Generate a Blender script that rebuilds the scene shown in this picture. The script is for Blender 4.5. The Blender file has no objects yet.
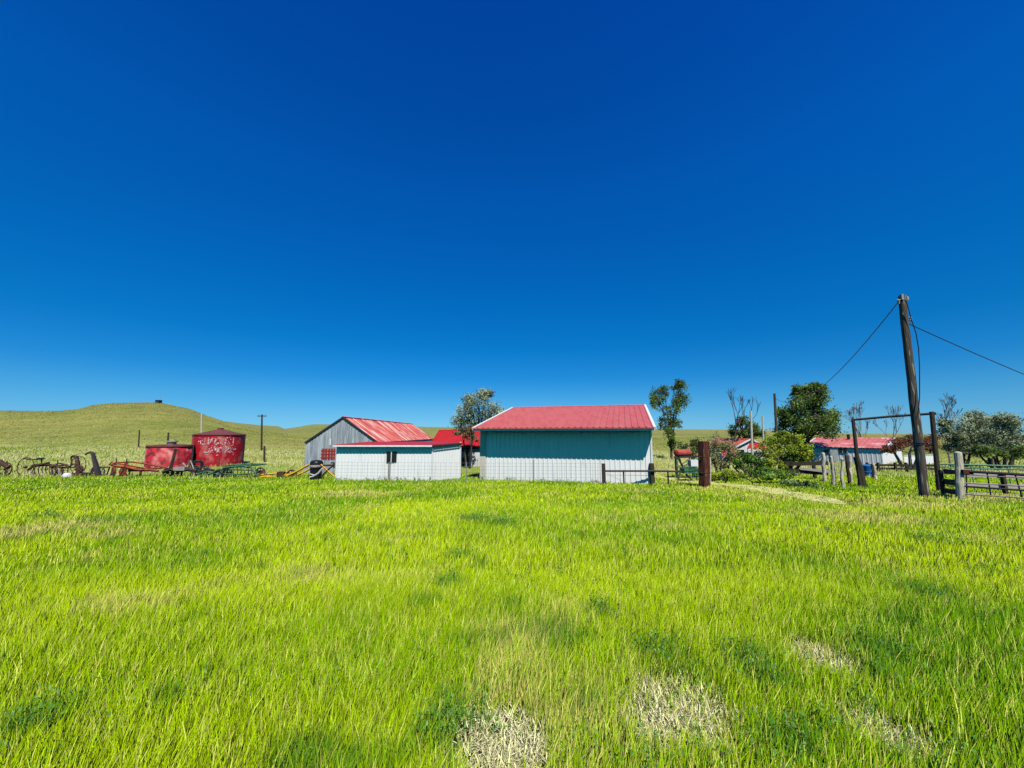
import bpy, math, random
import numpy as np
from mathutils import Vector, Matrix

scene = bpy.context.scene
col = scene.collection
F, TILT, EYE = 384.0, math.atan(50/384), 2.75
CT, ST = math.cos(TILT), math.sin(TILT)

def at(px, py, Y):
    """world point seen at pixel (px, py) at distance Y in front of the photographer"""
    a, b = (px-512)/F, (384-py)/F
    k = Y/(CT-b*ST)
    return Vector((a*k, Y, EYE+k*(ST+b*CT)))

# ------------------------------------------------------------------ terrain
def sst(a, b, x):
    t = np.clip((x-a)/(b-a), 0, 1); return t*t*(3-2*t)

def vnoise(x, y, s, seed):
    r = np.random.RandomState(seed).rand(128, 128)
    x = np.asarray(x, float)/s; y = np.asarray(y, float)/s
    xi = np.floor(x).astype(int); yi = np.floor(y).astype(int)
    fx = x-xi; fy = y-yi; fx = fx*fx*(3-2*fx); fy = fy*fy*(3-2*fy)
    g = lambda i, j: r[np.mod(i, 128), np.mod(j, 128)]
    return (g(xi, yi)*(1-fx)+g(xi+1, yi)*fx)*(1-fy)+(g(xi, yi+1)*(1-fx)+g(xi+1, yi+1)*fx)*fy

def fbm(x, y, s, seed, n=3):
    v, a, t = 0, 1, 0
    for i in range(n):
        v = v+a*vnoise(x, y, s/2**i, seed+i); t += a; a *= .55
    return v/t

NEAR_P = np.array([[-400,14],[-100,19],[0,22],[60,22],[78,23],[92,26.5],[112,28.3],[150,28.3],[166,27],[190,22.5],[206,17],[235,8],[262,3],[300,-2],[340,-4],[1500,-4]], float)
FAR_P = np.array([[-400,12],[150,14],[200,14],[222,11.5],[240,9.5],[262,8],[285,6.5],[298,8.5],[314,11.5],[335,11.5],[380,10],[440,8.5],[560,8],[660,6.5],[740,6.5],[800,4.5],[850,2.5],[900,2],[1024,0],[1400,2]], float)

def terrain(x, y):
    x = np.asarray(x, float); y = np.asarray(y, float)
    d_ = 21.5-np.clip(y, -14, 60)
    z = 1.12/21.5*1.6*np.log1p(np.exp(d_/1.6))-.03
    z = z-.15*sst(10.9, 12.5, -x)*sst(19, 24.5, y)*(1-sst(34, 45, y))   # the scrap row sits a little lower
    z = z+.05*(vnoise(x, y, 2.5, 3)-.5)*sst(0, 3, 25-np.clip(y, 0, 25))
    u = x/np.maximum(y, 2.0); px = 512+F*u
    # the yard on the right lies lower
    z = z-1.5*sst(.28, .7, u)*sst(22, 58, y)*(1-sst(90, 200, y))
    p1 = np.interp(px, NEAR_P[:, 0], NEAR_P[:, 1]); p2 = np.interp(px, FAR_P[:, 0], FAR_P[:, 1])
    R1, R2 = 210.0, 520.0
    w = np.where(y > 5, 1.0, 0.0)
    h1 = (EYE+.15+p1/F*R1); h2 = (EYE+.15+p2/F*R2)
    z = z+w*np.maximum(h1, 0)*sst(42, R1, y)*(1-.8*sst(R1, 420, y))
    z = z+w*np.maximum(h2-3*(p1 < 0), 0)*sst(300, R2, y)*(1-sst(R2, 1100, y))
    z = z+w*(fbm(x, y, 40, 11)-.5)*2.2*sst(60, 160, y)*(1-sst(195, 230, y)*.6)
    return z

def gz(x, y): return float(terrain(x, y))
def ground(px, py):
    lo, hi = 1.2, 120.0
    for _ in range(50):
        m = (lo+hi)/2; p = at(px, py, m)
        if p.z > gz(p.x, m): lo = m
        else: hi = m
    p = at(px, py, lo); return Vector((p.x, p.y, gz(p.x, p.y)))
def on(px, Y):
    x = (px-512)/F*Y
    for _ in range(4):
        z = gz(x, Y); x = (px-512)/F*(Y*CT+(z-EYE)*ST)
    return Vector((x, Y, gz(x, Y)))

# ------------------------------------------------------------------ materials
def lin(r, g, b):
    f = lambda c: (c/255/12.92) if c/255 <= .04045 else ((c/255+.055)/1.055)**2.4
    return (f(r), f(g), f(b), 1)

def mat(name, c1, c2=None, scale=3.0, rough=.7, metal=0.0, stretch=(1, 1, 1), detail=6, lo=.35, hi=.65, c3=None, scale3=12, lo3=.55, hi3=.62, bump=0.0):
    m = bpy.data.materials.new(name); m.use_nodes = True
    nt = m.node_tree; N = nt.nodes; Lk = nt.links
    b = N['Principled BSDF']; b.inputs['Roughness'].default_value = rough; b.inputs['Metallic'].default_value = metal
    b.inputs['Specular IOR Level'].default_value = .3
    if c2 is None: c2 = tuple(x*.75 for x in c1[:3])+(1,)
    tc = N.new('ShaderNodeTexCoord'); mp = N.new('ShaderNodeMapping'); mp.inputs['Scale'].default_value = stretch
    Lk.new(tc.outputs['Object'], mp.inputs['Vector'])
    n = N.new('ShaderNodeTexNoise'); n.inputs['Scale'].default_value = scale; n.inputs['Detail'].default_value = detail; n.inputs['Roughness'].default_value = .65
    Lk.new(mp.outputs[0], n.inputs['Vector'])
    r = N.new('ShaderNodeValToRGB'); r.color_ramp.elements[0].position = lo; r.color_ramp.elements[1].position = hi
    r.color_ramp.elements[0].color = c1; r.color_ramp.elements[1].color = c2
    Lk.new(n.outputs['Fac'], r.inputs['Fac']); out = r.outputs['Color']
    if c3:
        n3 = N.new('ShaderNodeTexNoise'); n3.inputs['Scale'].default_value = scale3; n3.inputs['Detail'].default_value = 4
        Lk.new(mp.outputs[0], n3.inputs['Vector'])
        r3 = N.new('ShaderNodeMapRange'); r3.inputs['From Min'].default_value = lo3; r3.inputs['From Max'].default_value = hi3
        Lk.new(n3.outputs['Fac'], r3.inputs['Value'])
        mx = N.new('ShaderNodeMix'); mx.data_type = 'RGBA'; mx.inputs['B'].default_value = c3
        Lk.new(r3.outputs['Result'], mx.inputs['Factor']); Lk.new(out, mx.inputs['A']); out = mx.outputs['Result']
    Lk.new(out, b.inputs['Base Color'])
    if bump:
        bp = N.new('ShaderNodeBump'); bp.inputs['Strength'].default_value = bump; bp.inputs['Distance'].default_value = .03
        Lk.new(n.outputs['Fac'], bp.inputs['Height']); Lk.new(bp.outputs[0], b.inputs['Normal'])
    return m

def leafmat(name, trans=.3, rough=.55, bend=0):
    m = bpy.data.materials.new(name); m.use_nodes = True
    nt = m.node_tree; N = nt.nodes; Lk = nt.links
    b = N['Principled BSDF']; b.inputs['Roughness'].default_value = rough; b.inputs['Specular IOR Level'].default_value = .25
    a = N.new('ShaderNodeAttribute'); a.attribute_name = 'tone'
    t = N.new('ShaderNodeBsdfTranslucent'); mx = N.new('ShaderNodeMixShader'); mx.inputs[0].default_value = trans
    Lk.new(a.outputs['Color'], b.inputs['Base Color']); Lk.new(a.outputs['Color'], t.inputs['Color'])
    Lk.new(b.outputs[0], mx.inputs[1]); Lk.new(t.outputs[0], mx.inputs[2])
    Lk.new(mx.outputs[0], N['Material Output'].inputs['Surface'])
    if bend:   # soft upward-leaning shading normal, as in a thick sward
        g = N.new('ShaderNodeNewGeometry'); v1 = N.new('ShaderNodeVectorMath'); v1.operation = 'MULTIPLY_ADD'
        v1.inputs[1].default_value = (1-bend,)*3; v1.inputs[2].default_value = (0, 0, bend)
        v2 = N.new('ShaderNodeVectorMath'); v2.operation = 'NORMALIZE'
        Lk.new(g.outputs['Normal'], v1.inputs[0]); Lk.new(v1.outputs[0], v2.inputs[0]); Lk.new(v2.outputs[0], b.inputs['Normal'])
    return m

M = {}
M['white_metal'] = mat('white_ribbed_metal', (.97,.955,.92,1), (.92,.91,.88,1), 1.2, .45, stretch=(1,1,.25), c3=(.62,.60,.54,1), scale3=2.5, lo3=.62, hi3=.85)
M['white_old'] = mat('old_white_paint', (.80,.80,.78,1), (.66,.66,.64,1), 2.5, .6, stretch=(1,1,.3), c3=(.42,.36,.30,1), scale3=5, lo3=.62, hi3=.75)
M['trim'] = mat('white_trim', (.86,.86,.86,1), (.72,.72,.72,1), 4, .5)
M['red_roof'] = mat('red_roof_metal', (.55,.095,.075,1), (.63,.145,.115,1), 1.6, .42, stretch=(1.8,.35,.35), c3=(.56,.14,.11,1), scale3=6, lo3=.55, hi3=.8)
M['faded_red'] = mat('faded_red_roof', (.40,.028,.022,1), (.62,.12,.095,1), 1.0, .5, stretch=(.35,2.6,.35), lo=.4, hi=.58, c3=(.82,.50,.44,1), scale3=1.6, lo3=.51, hi3=.66)
M['pale_red'] = mat('sun_bleached_red_roof', (.66,.20,.18,1), (.52,.10,.09,1), 1.2, .5, stretch=(1,1,1), c3=(.72,.40,.37,1), scale3=.5, lo3=.5, hi3=.68)
M['bright_red'] = mat('bright_red_roof', (.55,.022,.015,1), (.42,.015,.012,1), 2, .5)
M['barn_grey'] = mat('weathered_grey_boards', (.47,.51,.54,1), (.25,.28,.31,1), 2.2, .75, stretch=(2.4,2.4,.22), lo=.38, hi=.6, c3=(.55,.58,.60,1), scale3=3, lo3=.55, hi3=.7)
M['red_board'] = mat('red_boards', (.42,.045,.03,1), (.28,.03,.02,1), 4, .7, stretch=(1,1,3))
M['dark'] = mat('dark_opening', (.012,.012,.014,1), (.02,.02,.022,1), 5, .5)
M['glass'] = mat('window_glass', (.015,.02,.028,1), (.03,.035,.045,1), 3, .12)
M['blue_dark'] = mat('dark_blue_door', (.012,.03,.06,1), (.02,.05,.09,1), 5, .6)
M['tank_red'] = mat('flaking_red_paint', (.52,.010,.022,1), (.38,.006,.018,1), 1.4, .6, c3=(.64,.20,.17,1), scale3=1.1, lo3=.52, hi3=.70, stretch=(1,1,.8))
M['tank_red2'] = mat('patchy_red_paint', (.50,.018,.03,1), (.16,.014,.022,1), 2.6, .65, lo=.47, hi=.56, c3=(.60,.20,.18,1), scale3=1.5, lo3=.5, hi3=.7)
M['tank_roof'] = mat('rusty_tank_roof', (.12,.035,.035,1), (.20,.06,.055,1), 2, .7)
M['letter'] = mat('faded_white_lettering', (.80,.74,.74,1), (.55,.16,.18,1), 2.6, .7, lo=.42, hi=.60)
M['rust'] = mat('rusty_iron', (.10,.045,.03,1), (.045,.025,.022,1), 6, .8, c3=(.20,.10,.06,1), scale3=5, lo3=.55, hi3=.7)
M['dark_iron'] = mat('dark_iron', (.03,.025,.035,1), (.06,.045,.045,1), 8, .6)
M['grey_iron'] = mat('pale_weathered_steel', (.45,.40,.36,1), (.25,.21,.18,1), 8, .6)
M['orange'] = mat('faded_orange_paint', (.45,.07,.02,1), (.28,.045,.02,1), 5, .6, c3=(.08,.035,.03,1), scale3=6, lo3=.50, hi3=.62)
M['yellow'] = mat('faded_yellow_paint', (.75,.42,.02,1), (.60,.30,.03,1), 4, .6, c3=(.16,.09,.04,1), scale3=6, lo3=.58, hi3=.68)
M['green_paint'] = mat('old_green_paint', (.05,.17,.08,1), (.02,.07,.04,1), 5, .6, c3=(.22,.34,.22,1), scale3=6, lo3=.55, hi3=.68)
M['black_plastic'] = mat('black_plastic', (.010,.010,.014,1), (.018,.018,.022,1), 4, .35)
M['hose'] = mat('white_hose', (.70,.70,.68,1), (.5,.5,.5,1), 6, .5)
M['pole_wood'] = mat('creosote_pole_wood', (.055,.042,.034,1), (.12,.095,.07,1), 2.5, .85, stretch=(6,6,.5), lo=.4, hi=.62, c3=(.42,.38,.28,1), scale3=3.2, lo3=.60, hi3=.68, bump=.6)
M['wood_pale'] = mat('sun_bleached_wood', (.74,.65,.48,1), (.40,.34,.25,1), 4, .85, stretch=(5,5,.5), lo=.4, hi=.65, bump=.6)
M['wood_dark'] = mat('dark_old_timber', (.035,.026,.02,1), (.075,.055,.04,1), 4, .85, stretch=(4,4,1), bump=.4)
M['tie'] = mat('red_brown_timber', (.13,.028,.014,1), (.055,.016,.012,1), 3.5, .8, stretch=(5,5,.5), c3=(.30,.20,.12,1), scale3=5, lo3=.57, hi3=.70, bump=.7)
M['pink_tank'] = mat('sun_faded_red_tank', (.52,.11,.08,1), (.34,.05,.04,1), 3, .6)
M['blue_plastic'] = mat('blue_plastic', (.01,.13,.42,1), (.02,.18,.5,1), 4, .45)
M['green_pipe'] = mat('light_green_pipe', (.25,.48,.27,1), (.16,.34,.2,1), 5, .5)
M['plank_pink'] = mat('pale_grey_planks', (.62,.52,.46,1), (.45,.38,.34,1), 5, .8, stretch=(.5,.5,4))
M['wire'] = mat('galvanised_wire', (.30,.30,.32,1), (.2,.2,.21,1), 8, .5)
M['cable'] = mat('black_cable', (.012,.010,.03,1), (.02,.015,.04,1), 8, .5)
M['bark'] = mat('grey_brown_bark', (.06,.045,.035,1), (.12,.095,.075,1), 3, .9, stretch=(4,4,1))
M['bark_pale'] = mat('pale_dead_bark', (.20,.16,.14,1), (.32,.27,.24,1), 3, .9, stretch=(4,4,1))
M['rock'] = mat('white_bag', (.78,.78,.76,1), (.6,.6,.58,1), 3, .7)
M['ins'] = mat('glass_insulator', (.30,.36,.38,1), (.4,.45,.46,1), 6, .3)
M['leaf'] = leafmat('leaves', .35, .55, .3)
M['blade'] = leafmat('grass_blades', .15, .85, .55); M['blade'].node_tree.nodes['Principled BSDF'].inputs['Specular IOR Level'].default_value = .08

# ------------------------------------------------------------------ mesh builder
ORG = {}
class MB:
    def __init__(s): s.v = []; s.f = []; s.c = []
    def add(s, vs, fs):
        o = len(s.v); s.v += [tuple(v) for v in vs]; s.f += [tuple(i+o for i in f) for f in fs]; return s
    def beam(s, p0, p1, w, h=None, up=(0, 0, 1), taper=1.0):
        h = h or w; p0 = Vector(p0); p1 = Vector(p1); d = (p1-p0).normalized()
        u = Vector(up)
        if abs(d.dot(u)) > .95: u = Vector((0, 1, 0))
        a = d.cross(u).normalized(); b = a.cross(d).normalized()
        vs = []
        for p, k in ((p0, 1), (p1, taper)):
            for sx, sy in ((-1,-1),(1,-1),(1,1),(-1,1)): vs.append(p+a*(sx*w/2*k)+b*(sy*h/2*k))
        return s.add(vs, [(0,1,2,3),(7,6,5,4),(0,4,5,1),(1,5,6,2),(2,6,7,3),(3,7,4,0)])
    def box(s, c, size, rz=0.0):
        c = Vector(c); R = Matrix.Rotation(rz, 3, 'Z'); vs = []
        for z in (-.5, .5):
            for x, y in ((-.5,-.5),(.5,-.5),(.5,.5),(-.5,.5)): vs.append(c+R @ Vector((x*size[0], y*size[1], z*size[2])))
        return s.add(vs, [(3,2,1,0),(4,5,6,7),(0,1,5,4),(1,2,6,5),(2,3,7,6),(3,0,4,7)])
    def tube(s, pts, r, n=6, cap=True):
        pts = [Vector(p) for p in pts]; m = len(pts)
        rr = r if isinstance(r, (list, tuple)) else [r]*m
        vs = []; fs = []; a = None
        for i, p in enumerate(pts):
            d = (pts[min(i+1, m-1)]-pts[max(i-1, 0)])
            d = d.normalized() if d.length > 1e-9 else Vector((0,0,1))
            if a is None:
                a = d.cross(Vector((0,0,1)) if abs(d.z) < .9 else Vector((0,1,0))).normalized()
            else:
                a = (a-d*a.dot(d)); a = a.normalized() if a.length > 1e-6 else d.orthogonal().normalized()
            b = d.cross(a)
            for k in range(n):
                t = 2*math.pi*k/n; vs.append(p+a*(math.cos(t)*rr[i])+b*(math.sin(t)*rr[i]))
        for i in range(m-1):
            for k in range(n):
                k2 = (k+1) % n; fs.append((i*n+k, i*n+k2, (i+1)*n+k2, (i+1)*n+k))
        if cap: fs += [tuple(range(n-1, -1, -1)), tuple(range((m-1)*n, m*n))]
        return s.add(vs, fs)
    def ring(s, c, R, r, axis=(0,1,0), n=20, m=5, a0=0, a1=2*math.pi):
        ax = Vector(axis).normalized(); a = ax.orthogonal().normalized() if abs(ax.z) > .9 else Vector((0,0,1)); b = ax.cross(a)
        full = abs(a1-a0) > 6.28
        pts = [Vector(c)+a*math.cos(a0+(a1-a0)*i/n)*R+b*math.sin(a0+(a1-a0)*i/n)*R for i in range(n+1)]
        return s.tube(pts, r, m, not full)
    def wheel(s, c, R, r, axis=(0,1,0), spokes=8):
        s.ring(c, R, r, axis); ax = Vector(axis).normalized(); a = Vector((0,0,1)); b = ax.cross(a); c = Vector(c)
        s.tube([c-ax*.08, c+ax*.08], .06, 8)
        for i in range(spokes):
            t = 2*math.pi*i/spokes; s.tube([c, c+(a*math.cos(t)+b*math.sin(t))*R], r*.5, 4)
        return s
    def lathe(s, c, prof, n=40):
        c = Vector(c); vs = []; fs = []
        for r, z in prof:
            for k in range(n):
                t = 2*math.pi*k/n; vs.append(c+Vector((math.cos(t)*r, math.sin(t)*r, z)))
        for i in range(len(prof)-1):
            for k in range(n):
                k2 = (k+1) % n; fs.append((i*n+k, i*n+k2, (i+1)*n+k2, (i+1)*n+k))
        return s.add(vs, fs)
    def poly(s, pts): return s.add(pts, [tuple(range(len(pts)))])
    def prism(s, pts, h):
        """polygon extruded by vector h"""
        n = len(pts); P = [Vector(p) for p in pts]; h = Vector(h)
        return s.add(P+[p+h for p in P], [tuple(range(n-1, -1, -1)), tuple(range(n, 2*n))]+[(i, (i+1) % n, n+(i+1) % n, n+i) for i in range(n)])
    def ribs(s, O, U, V, N, L, bot, top, pitch=.28, d=.025):
        O = Vector(O); U = Vector(U); V = Vector(V); N = Vector(N); us = []
        n = max(1, int(round(L/pitch))); p = L/n
        for i in range(n): us += [((i+0)*p, 0), ((i+.62)*p, 0), ((i+.72)*p, d), ((i+.90)*p, d)]
        us.append((L, 0)); vs = []
        for u, e in us:
            vs.append(O+U*u+V*bot(u)+N*e); vs.append(O+U*u+V*top(u)+N*e)
        return s.add(vs, [(2*i, 2*i+2, 2*i+3, 2*i+1) for i in range(len(us)-1)])
    def build(s, name, m, parent=None, smooth=False, tone=None):
        o0 = ORG[parent.name] if parent else Vector((0,0,0))
        me = bpy.data.meshes.new(name)
        me.from_pydata([(v[0]-o0.x, v[1]-o0.y, v[2]-o0.z) for v in s.v], [], s.f)
        me.materials.append(m)
        if smooth: me.polygons.foreach_set('use_smooth', [True]*len(me.polygons))
        me.validate()
        if tone is not None:
            at_ = me.attributes.new('tone', 'FLOAT_COLOR', 'POINT'); at_.data.foreach_set('color', np.asarray(tone, dtype=np.float32).ravel())
        o = bpy.data.objects.new(name, me); col.objects.link(o)
        if parent: o.parent = parent
        ORG[o.name] = o0
        return o

def tag(o, label, cat, group=None):
    o['label'] = label; o['category'] = cat
    if group: o['group'] = group
    return o
def thing(name, label, cat, loc, group=None):
    o = bpy.data.objects.new(name, None); col.objects.link(o); o.location = Vector(loc); o.empty_display_size = .3
    ORG[o.name] = Vector(loc); return tag(o, label, cat, group)
def solo(mb, name, m, label, cat, loc, group=None, smooth=False, tone=None):
    """a thing that is one mesh, its origin at loc"""
    o = mb.build(name, m, None, smooth, tone); loc = Vector(loc)
    o.data.transform(Matrix.Translation(-loc)); o.location = loc; ORG[o.name] = loc
    return tag(o, label, cat, group)
def struct(o): o['kind'] = 'structure'; return o

# ------------------------------------------------------------------ camera, light, sky
cam = bpy.data.cameras.new('camera'); cam.sensor_width = 36; cam.lens = 36*F/1024; cam.clip_end = 6000; cam.clip_start = .05
co = bpy.data.objects.new('camera', cam); col.objects.link(co); co.location = (0, 0, EYE); co.rotation_euler = (math.pi/2+TILT, 0, 0)
scene.camera = co
SUN = Vector((.296, -1.023, 1.55)).normalized()
sl = bpy.data.lights.new('sun', 'SUN'); sl.energy = 5.0; sl.angle = math.radians(.5); sl.color = (1, .965, .90)
so = bpy.data.objects.new('sun', sl); col.objects.link(so); so.rotation_euler = SUN.to_track_quat('Z', 'Y').to_euler(); so.location = SUN*50
W = bpy.data.worlds.new('World'); scene.world = W; W.use_nodes = True
nt = W.node_tree; bg = nt.nodes['Background']
sky = nt.nodes.new('ShaderNodeTexSky'); sky.sky_type = 'NISHITA'; sky.sun_disc = False
sky.sun_elevation = math.asin(SUN.z); sky.sun_rotation = math.atan2(SUN.x, SUN.y)
sky.altitude = 1500; sky.air_density = 1.0; sky.dust_density = .2; sky.ozone_density = 4.0
# deep polarised blue of the high plains: the physical sky tinted by elevation
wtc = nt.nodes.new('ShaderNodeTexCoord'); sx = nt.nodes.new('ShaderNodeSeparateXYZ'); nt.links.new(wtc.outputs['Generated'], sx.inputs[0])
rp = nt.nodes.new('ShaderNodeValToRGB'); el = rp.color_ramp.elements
TINT = [(.0,(.30,.66,1.10)),(.015,(.28,.66,1.08)),(.049,(.24,.66,1.0)),(.088,(.17,.66,.99)),(.139,(.07,.62,1.04)),(.216,(.02,.63,1.10)),(.338,(.008,.69,1.30)),(.545,(.01,.72,1.62)),(.79,(.006,.56,1.62)),(1,(.004,.35,1.0))]  # zenith stop, out of view, darkened to deepen the shade
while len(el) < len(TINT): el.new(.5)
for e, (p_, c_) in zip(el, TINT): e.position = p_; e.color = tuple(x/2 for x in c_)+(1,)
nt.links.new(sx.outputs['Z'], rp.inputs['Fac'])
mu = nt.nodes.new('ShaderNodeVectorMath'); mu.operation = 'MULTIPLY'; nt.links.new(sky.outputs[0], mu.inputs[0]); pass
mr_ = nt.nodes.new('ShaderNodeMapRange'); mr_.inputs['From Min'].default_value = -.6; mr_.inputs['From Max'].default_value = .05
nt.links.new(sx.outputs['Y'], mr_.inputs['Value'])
back_tint = nt.nodes.new('ShaderNodeMix'); back_tint.data_type = 'RGBA'; back_tint.inputs['A'].default_value = (.05, .40, .36, 1)   # unseen sky behind the camera, tinted to deepen and colour the shade
nt.links.new(mr_.outputs[0], back_tint.inputs['Factor']); nt.links.new(rp.outputs['Color'], back_tint.inputs['B']); nt.links.new(back_tint.outputs['Result'], mu.inputs[1])
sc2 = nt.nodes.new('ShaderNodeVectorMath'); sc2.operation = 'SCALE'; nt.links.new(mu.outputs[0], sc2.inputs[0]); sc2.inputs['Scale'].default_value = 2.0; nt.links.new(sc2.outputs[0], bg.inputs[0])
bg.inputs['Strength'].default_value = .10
scene.view_settings.view_transform = 'Standard'; scene.view_settings.look = 'None'; scene.view_settings.exposure = 0; scene.view_settings.gamma = 1
try:
    scene.cycles.use_denoising = True
    scene.cycles.max_bounces = 6; scene.cycles.diffuse_bounces = 0; scene.cycles.transparent_max_bounces = 4
except Exception: pass

# ------------------------------------------------------------------ ground sheet
Ys = np.concatenate([np.linspace(-60, 0, 16)[:-1], np.linspace(0, 30, 91)[:-1], 30*(2600/30)**np.linspace(0, 1, 150)])
Us = np.linspace(-2.6, 2.6, 301)
UU, YY = np.meshgrid(Us, Ys); XX = UU*(np.abs(YY)+14)
ZZ = terrain(XX, YY)
nr, nc = XX.shape
idx = np.arange(nr*nc).reshape(nr, nc)
fc = np.stack([idx[:-1, :-1], idx[:-1, 1:], idx[1:, 1:], idx[1:, :-1]], -1).reshape(-1, 4)
me = bpy.data.meshes.new('ground')
me.from_pydata(np.stack([XX, YY, ZZ], -1).reshape(-1, 3).tolist(), [], fc.tolist())
me.polygons.foreach_set('use_smooth', [True]*len(me.polygons))
# ground tone: green meadow near, straw belt by the yard, olive hills
def ramp3(t, a, b): return a+(b-a)*t[..., None]
A = lambda *c: np.array(c, float)
n1 = fbm(XX, YY, 6, 21); n2 = fbm(XX, YY, 45, 31); n3 = fbm(XX, YY, 160, 41)
near = ramp3(np.clip(n1*1.6-.3, 0, 1), A(.13,.20,.012), A(.32,.34,.05))
mid = ramp3(np.clip(n1*2-.5, 0, 1), A(.26,.38,.035), A(.58,.54,.20))
olive = ramp3(np.clip(n2*2-.5, 0, 1), A(.215,.245,.045), A(.35,.32,.09))
olive = ramp3(np.clip((ZZ-7)/12, 0, 1)*.8, olive, A(.215,.185,.06))
farc = ramp3(np.clip(n3*2-.5, 0, 1), A(.20,.22,.06), A(.28,.255,.09))
colr = ramp3(sst(20, 26, YY), near, mid)
colr = ramp3(sst(40, 85, YY), colr, olive)
colr = ramp3(sst(280, 420, YY), colr, farc)
ca = me.attributes.new('tone', 'FLOAT_COLOR', 'POINT')
ca.data.foreach_set('color', np.concatenate([colr.reshape(-1, 3), np.ones((nr*nc, 1))], 1).astype(np.float32).ravel())
gm_ = bpy.data.materials.new('meadow_ground'); gm_.use_nodes = True
N = gm_.node_tree.nodes; Lk = gm_.node_tree.links; b = N['Principled BSDF']; b.inputs['Roughness'].default_value = .95; b.inputs['Specular IOR Level'].default_value = .05
a = N.new('ShaderNodeAttribute'); a.attribute_name = 'tone'
tc = N.new('ShaderNodeTexCoord'); prev = a.outputs['Color']
for sc_, lo_, hi_, f0, f1 in ((.9, .3, .7, .72, 1.25), (.16, .35, .65, .8, 1.18), (5., .3, .7, .75, 1.25)):
    nz = N.new('ShaderNodeTexNoise'); nz.inputs['Scale'].default_value = sc_; nz.inputs['Detail'].default_value = 8; nz.inputs['Roughness'].default_value = .7
    Lk.new(tc.outputs['Object'], nz.inputs['Vector'])
    mr = N.new('ShaderNodeMapRange'); mr.inputs['From Min'].default_value = lo_; mr.inputs['From Max'].default_value = hi_; mr.inputs['To Min'].default_value = f0; mr.inputs['To Max'].default_value = f1
    Lk.new(nz.outputs['Fac'], mr.inputs['Value'])
    vm = N.new('ShaderNodeVectorMath'); vm.operation = 'SCALE'
    Lk.new(prev, vm.inputs[0]); Lk.new(mr.outputs[0], vm.inputs['Scale']); prev = vm.outputs[0]
Lk.new(prev, b.inputs['Base Color'])
bp = N.new('ShaderNodeBump'); bp.inputs['Strength'].default_value = .9; bp.inputs['Distance'].default_value = .25
Lk.new(nz.outputs['Fac'], bp.inputs['Height']); Lk.new(bp.outputs[0], b.inputs['Normal'])
me.materials.append(gm_)
struct_ground = bpy.data.objects.new('ground', me); col.objects.link(struct_ground); struct(struct_ground)

# dirt track on the right, 1.2 m wide
TR = [ground(x, y) for x, y in ((712, 484), (735, 485.5), (762, 489), (795, 495), (832, 502.5), (850, 506))]
TR.insert(0, Vector((TR[0].x-2.2, TR[0].y+7, 0)))
TRA = np.array([[p.x, p.y] for p in TR])
def track_dist(x, y):
    d = np.full(np.shape(x), 1e9)
    for i in range(len(TRA)-1):
        p, q = TRA[i], TRA[i+1]; e = q-p; L2 = e@e
        t = np.clip(((x-p[0])*e[0]+(y-p[1])*e[1])/L2, 0, 1)
        d = np.minimum(d, np.hypot(x-p[0]-t*e[0], y-p[1]-t*e[1]))
    return d
mb = MB(); pts = []
for i in range(len(TR)-1):
    for k in range(8): pts.append(TR[i].lerp(TR[i+1], k/8))
rnd = random.Random(5); vs = []
for i, p in enumerate(pts):
    d = (pts[min(i+1, len(pts)-1)]-pts[max(i-1, 0)]); nrm = Vector((-d.y, d.x, 0)).normalized()
    for j in range(5):
        q = p+nrm*(j/4-.5)*min(1, (len(pts)-1-i)/14)*(1.6+rnd.uniform(-.5, .5)); vs.append((q.x, q.y, gz(q.x, q.y)+.02))
fs = [(i*5+j, (i+1)*5+j, (i+1)*5+j+1, i*5+j+1) for i in range(len(pts)-1) for j in range(4)]
M['dirt'] = mat('pale_dirt', (.70,.64,.27,1), (.56,.52,.18,1), 2.5, .95, c3=(.42,.48,.08,1), scale3=1.6, lo3=.5, hi3=.62)
struct(mb.add(vs, fs).build('dirt_track', M['dirt'], None, True))

# ------------------------------------------------------------------ grass (stuff)
BARE = [(680,712,.20),(650,735,.10),(497,748,.17),(508,764,.15),(822,664,.15),(885,742,.13)]
M['soil'] = mat('straw_covered_soil', (.66,.58,.30,1), (.36,.30,.13,1), 9, .95, c3=(.24,.27,.08,1), scale3=5, lo3=.52, hi3=.66, bump=.8)
mb = MB(); rnd = random.Random(8)
for px, py, r in BARE:
    p = ground(px, py); n = 22; ring_ = []
    for k in range(n):
        t_ = 2*math.pi*k/n; q = r*rnd.uniform(.2, .8); x, y = p.x+math.cos(t_)*q, p.y+math.sin(t_)*q*1.1; ring_.append((x, y, gz(x, y)+.008))
    mb.add([(p.x, p.y, gz(p.x, p.y)+.014)]+ring_, [(0, 1+k, 1+(k+1) % n) for k in range(n)])
struct(mb.build('bare_ground', M['soil'], None, True))
def px_of(x, y, z):
    dd = y*CT+(z-EYE)*ST; uu = -y*ST+(z-EYE)*CT
    return 512+F*x/dd, 384-F*uu/dd
BAREW = [(ground(px, py), r*1.25) for px, py, r in BARE]
DRY = [(722,489,.8),(748,492,.7),(775,496,.6),(735,497,.6),(60,530,.9),(25,536,.7),(110,538,.5),(960,500,1.6),(900,506,1.5),(700,490,1.1),(770,500,.8),(350,495,1.5),(860,520,1.2),(1010,500,2),(640,492,.8)]
DRYW = [(ground(px, py), r) for px, py, r in DRY]
DARK = [(45,520,.55),(935,545,.5),(450,590,.3),(460,560,.3),(440,745,.22),(470,735,.2),(790,755,.25),(750,670,.3),(770,690,.25),(880,660,.3),(500,525,.5),(470,522,.5),(925,600,.4),(30,735,.3),(660,660,.3),(600,620,.25)]
DARKW = [(ground(px, py), r) for px, py, r in DARK]

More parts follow.
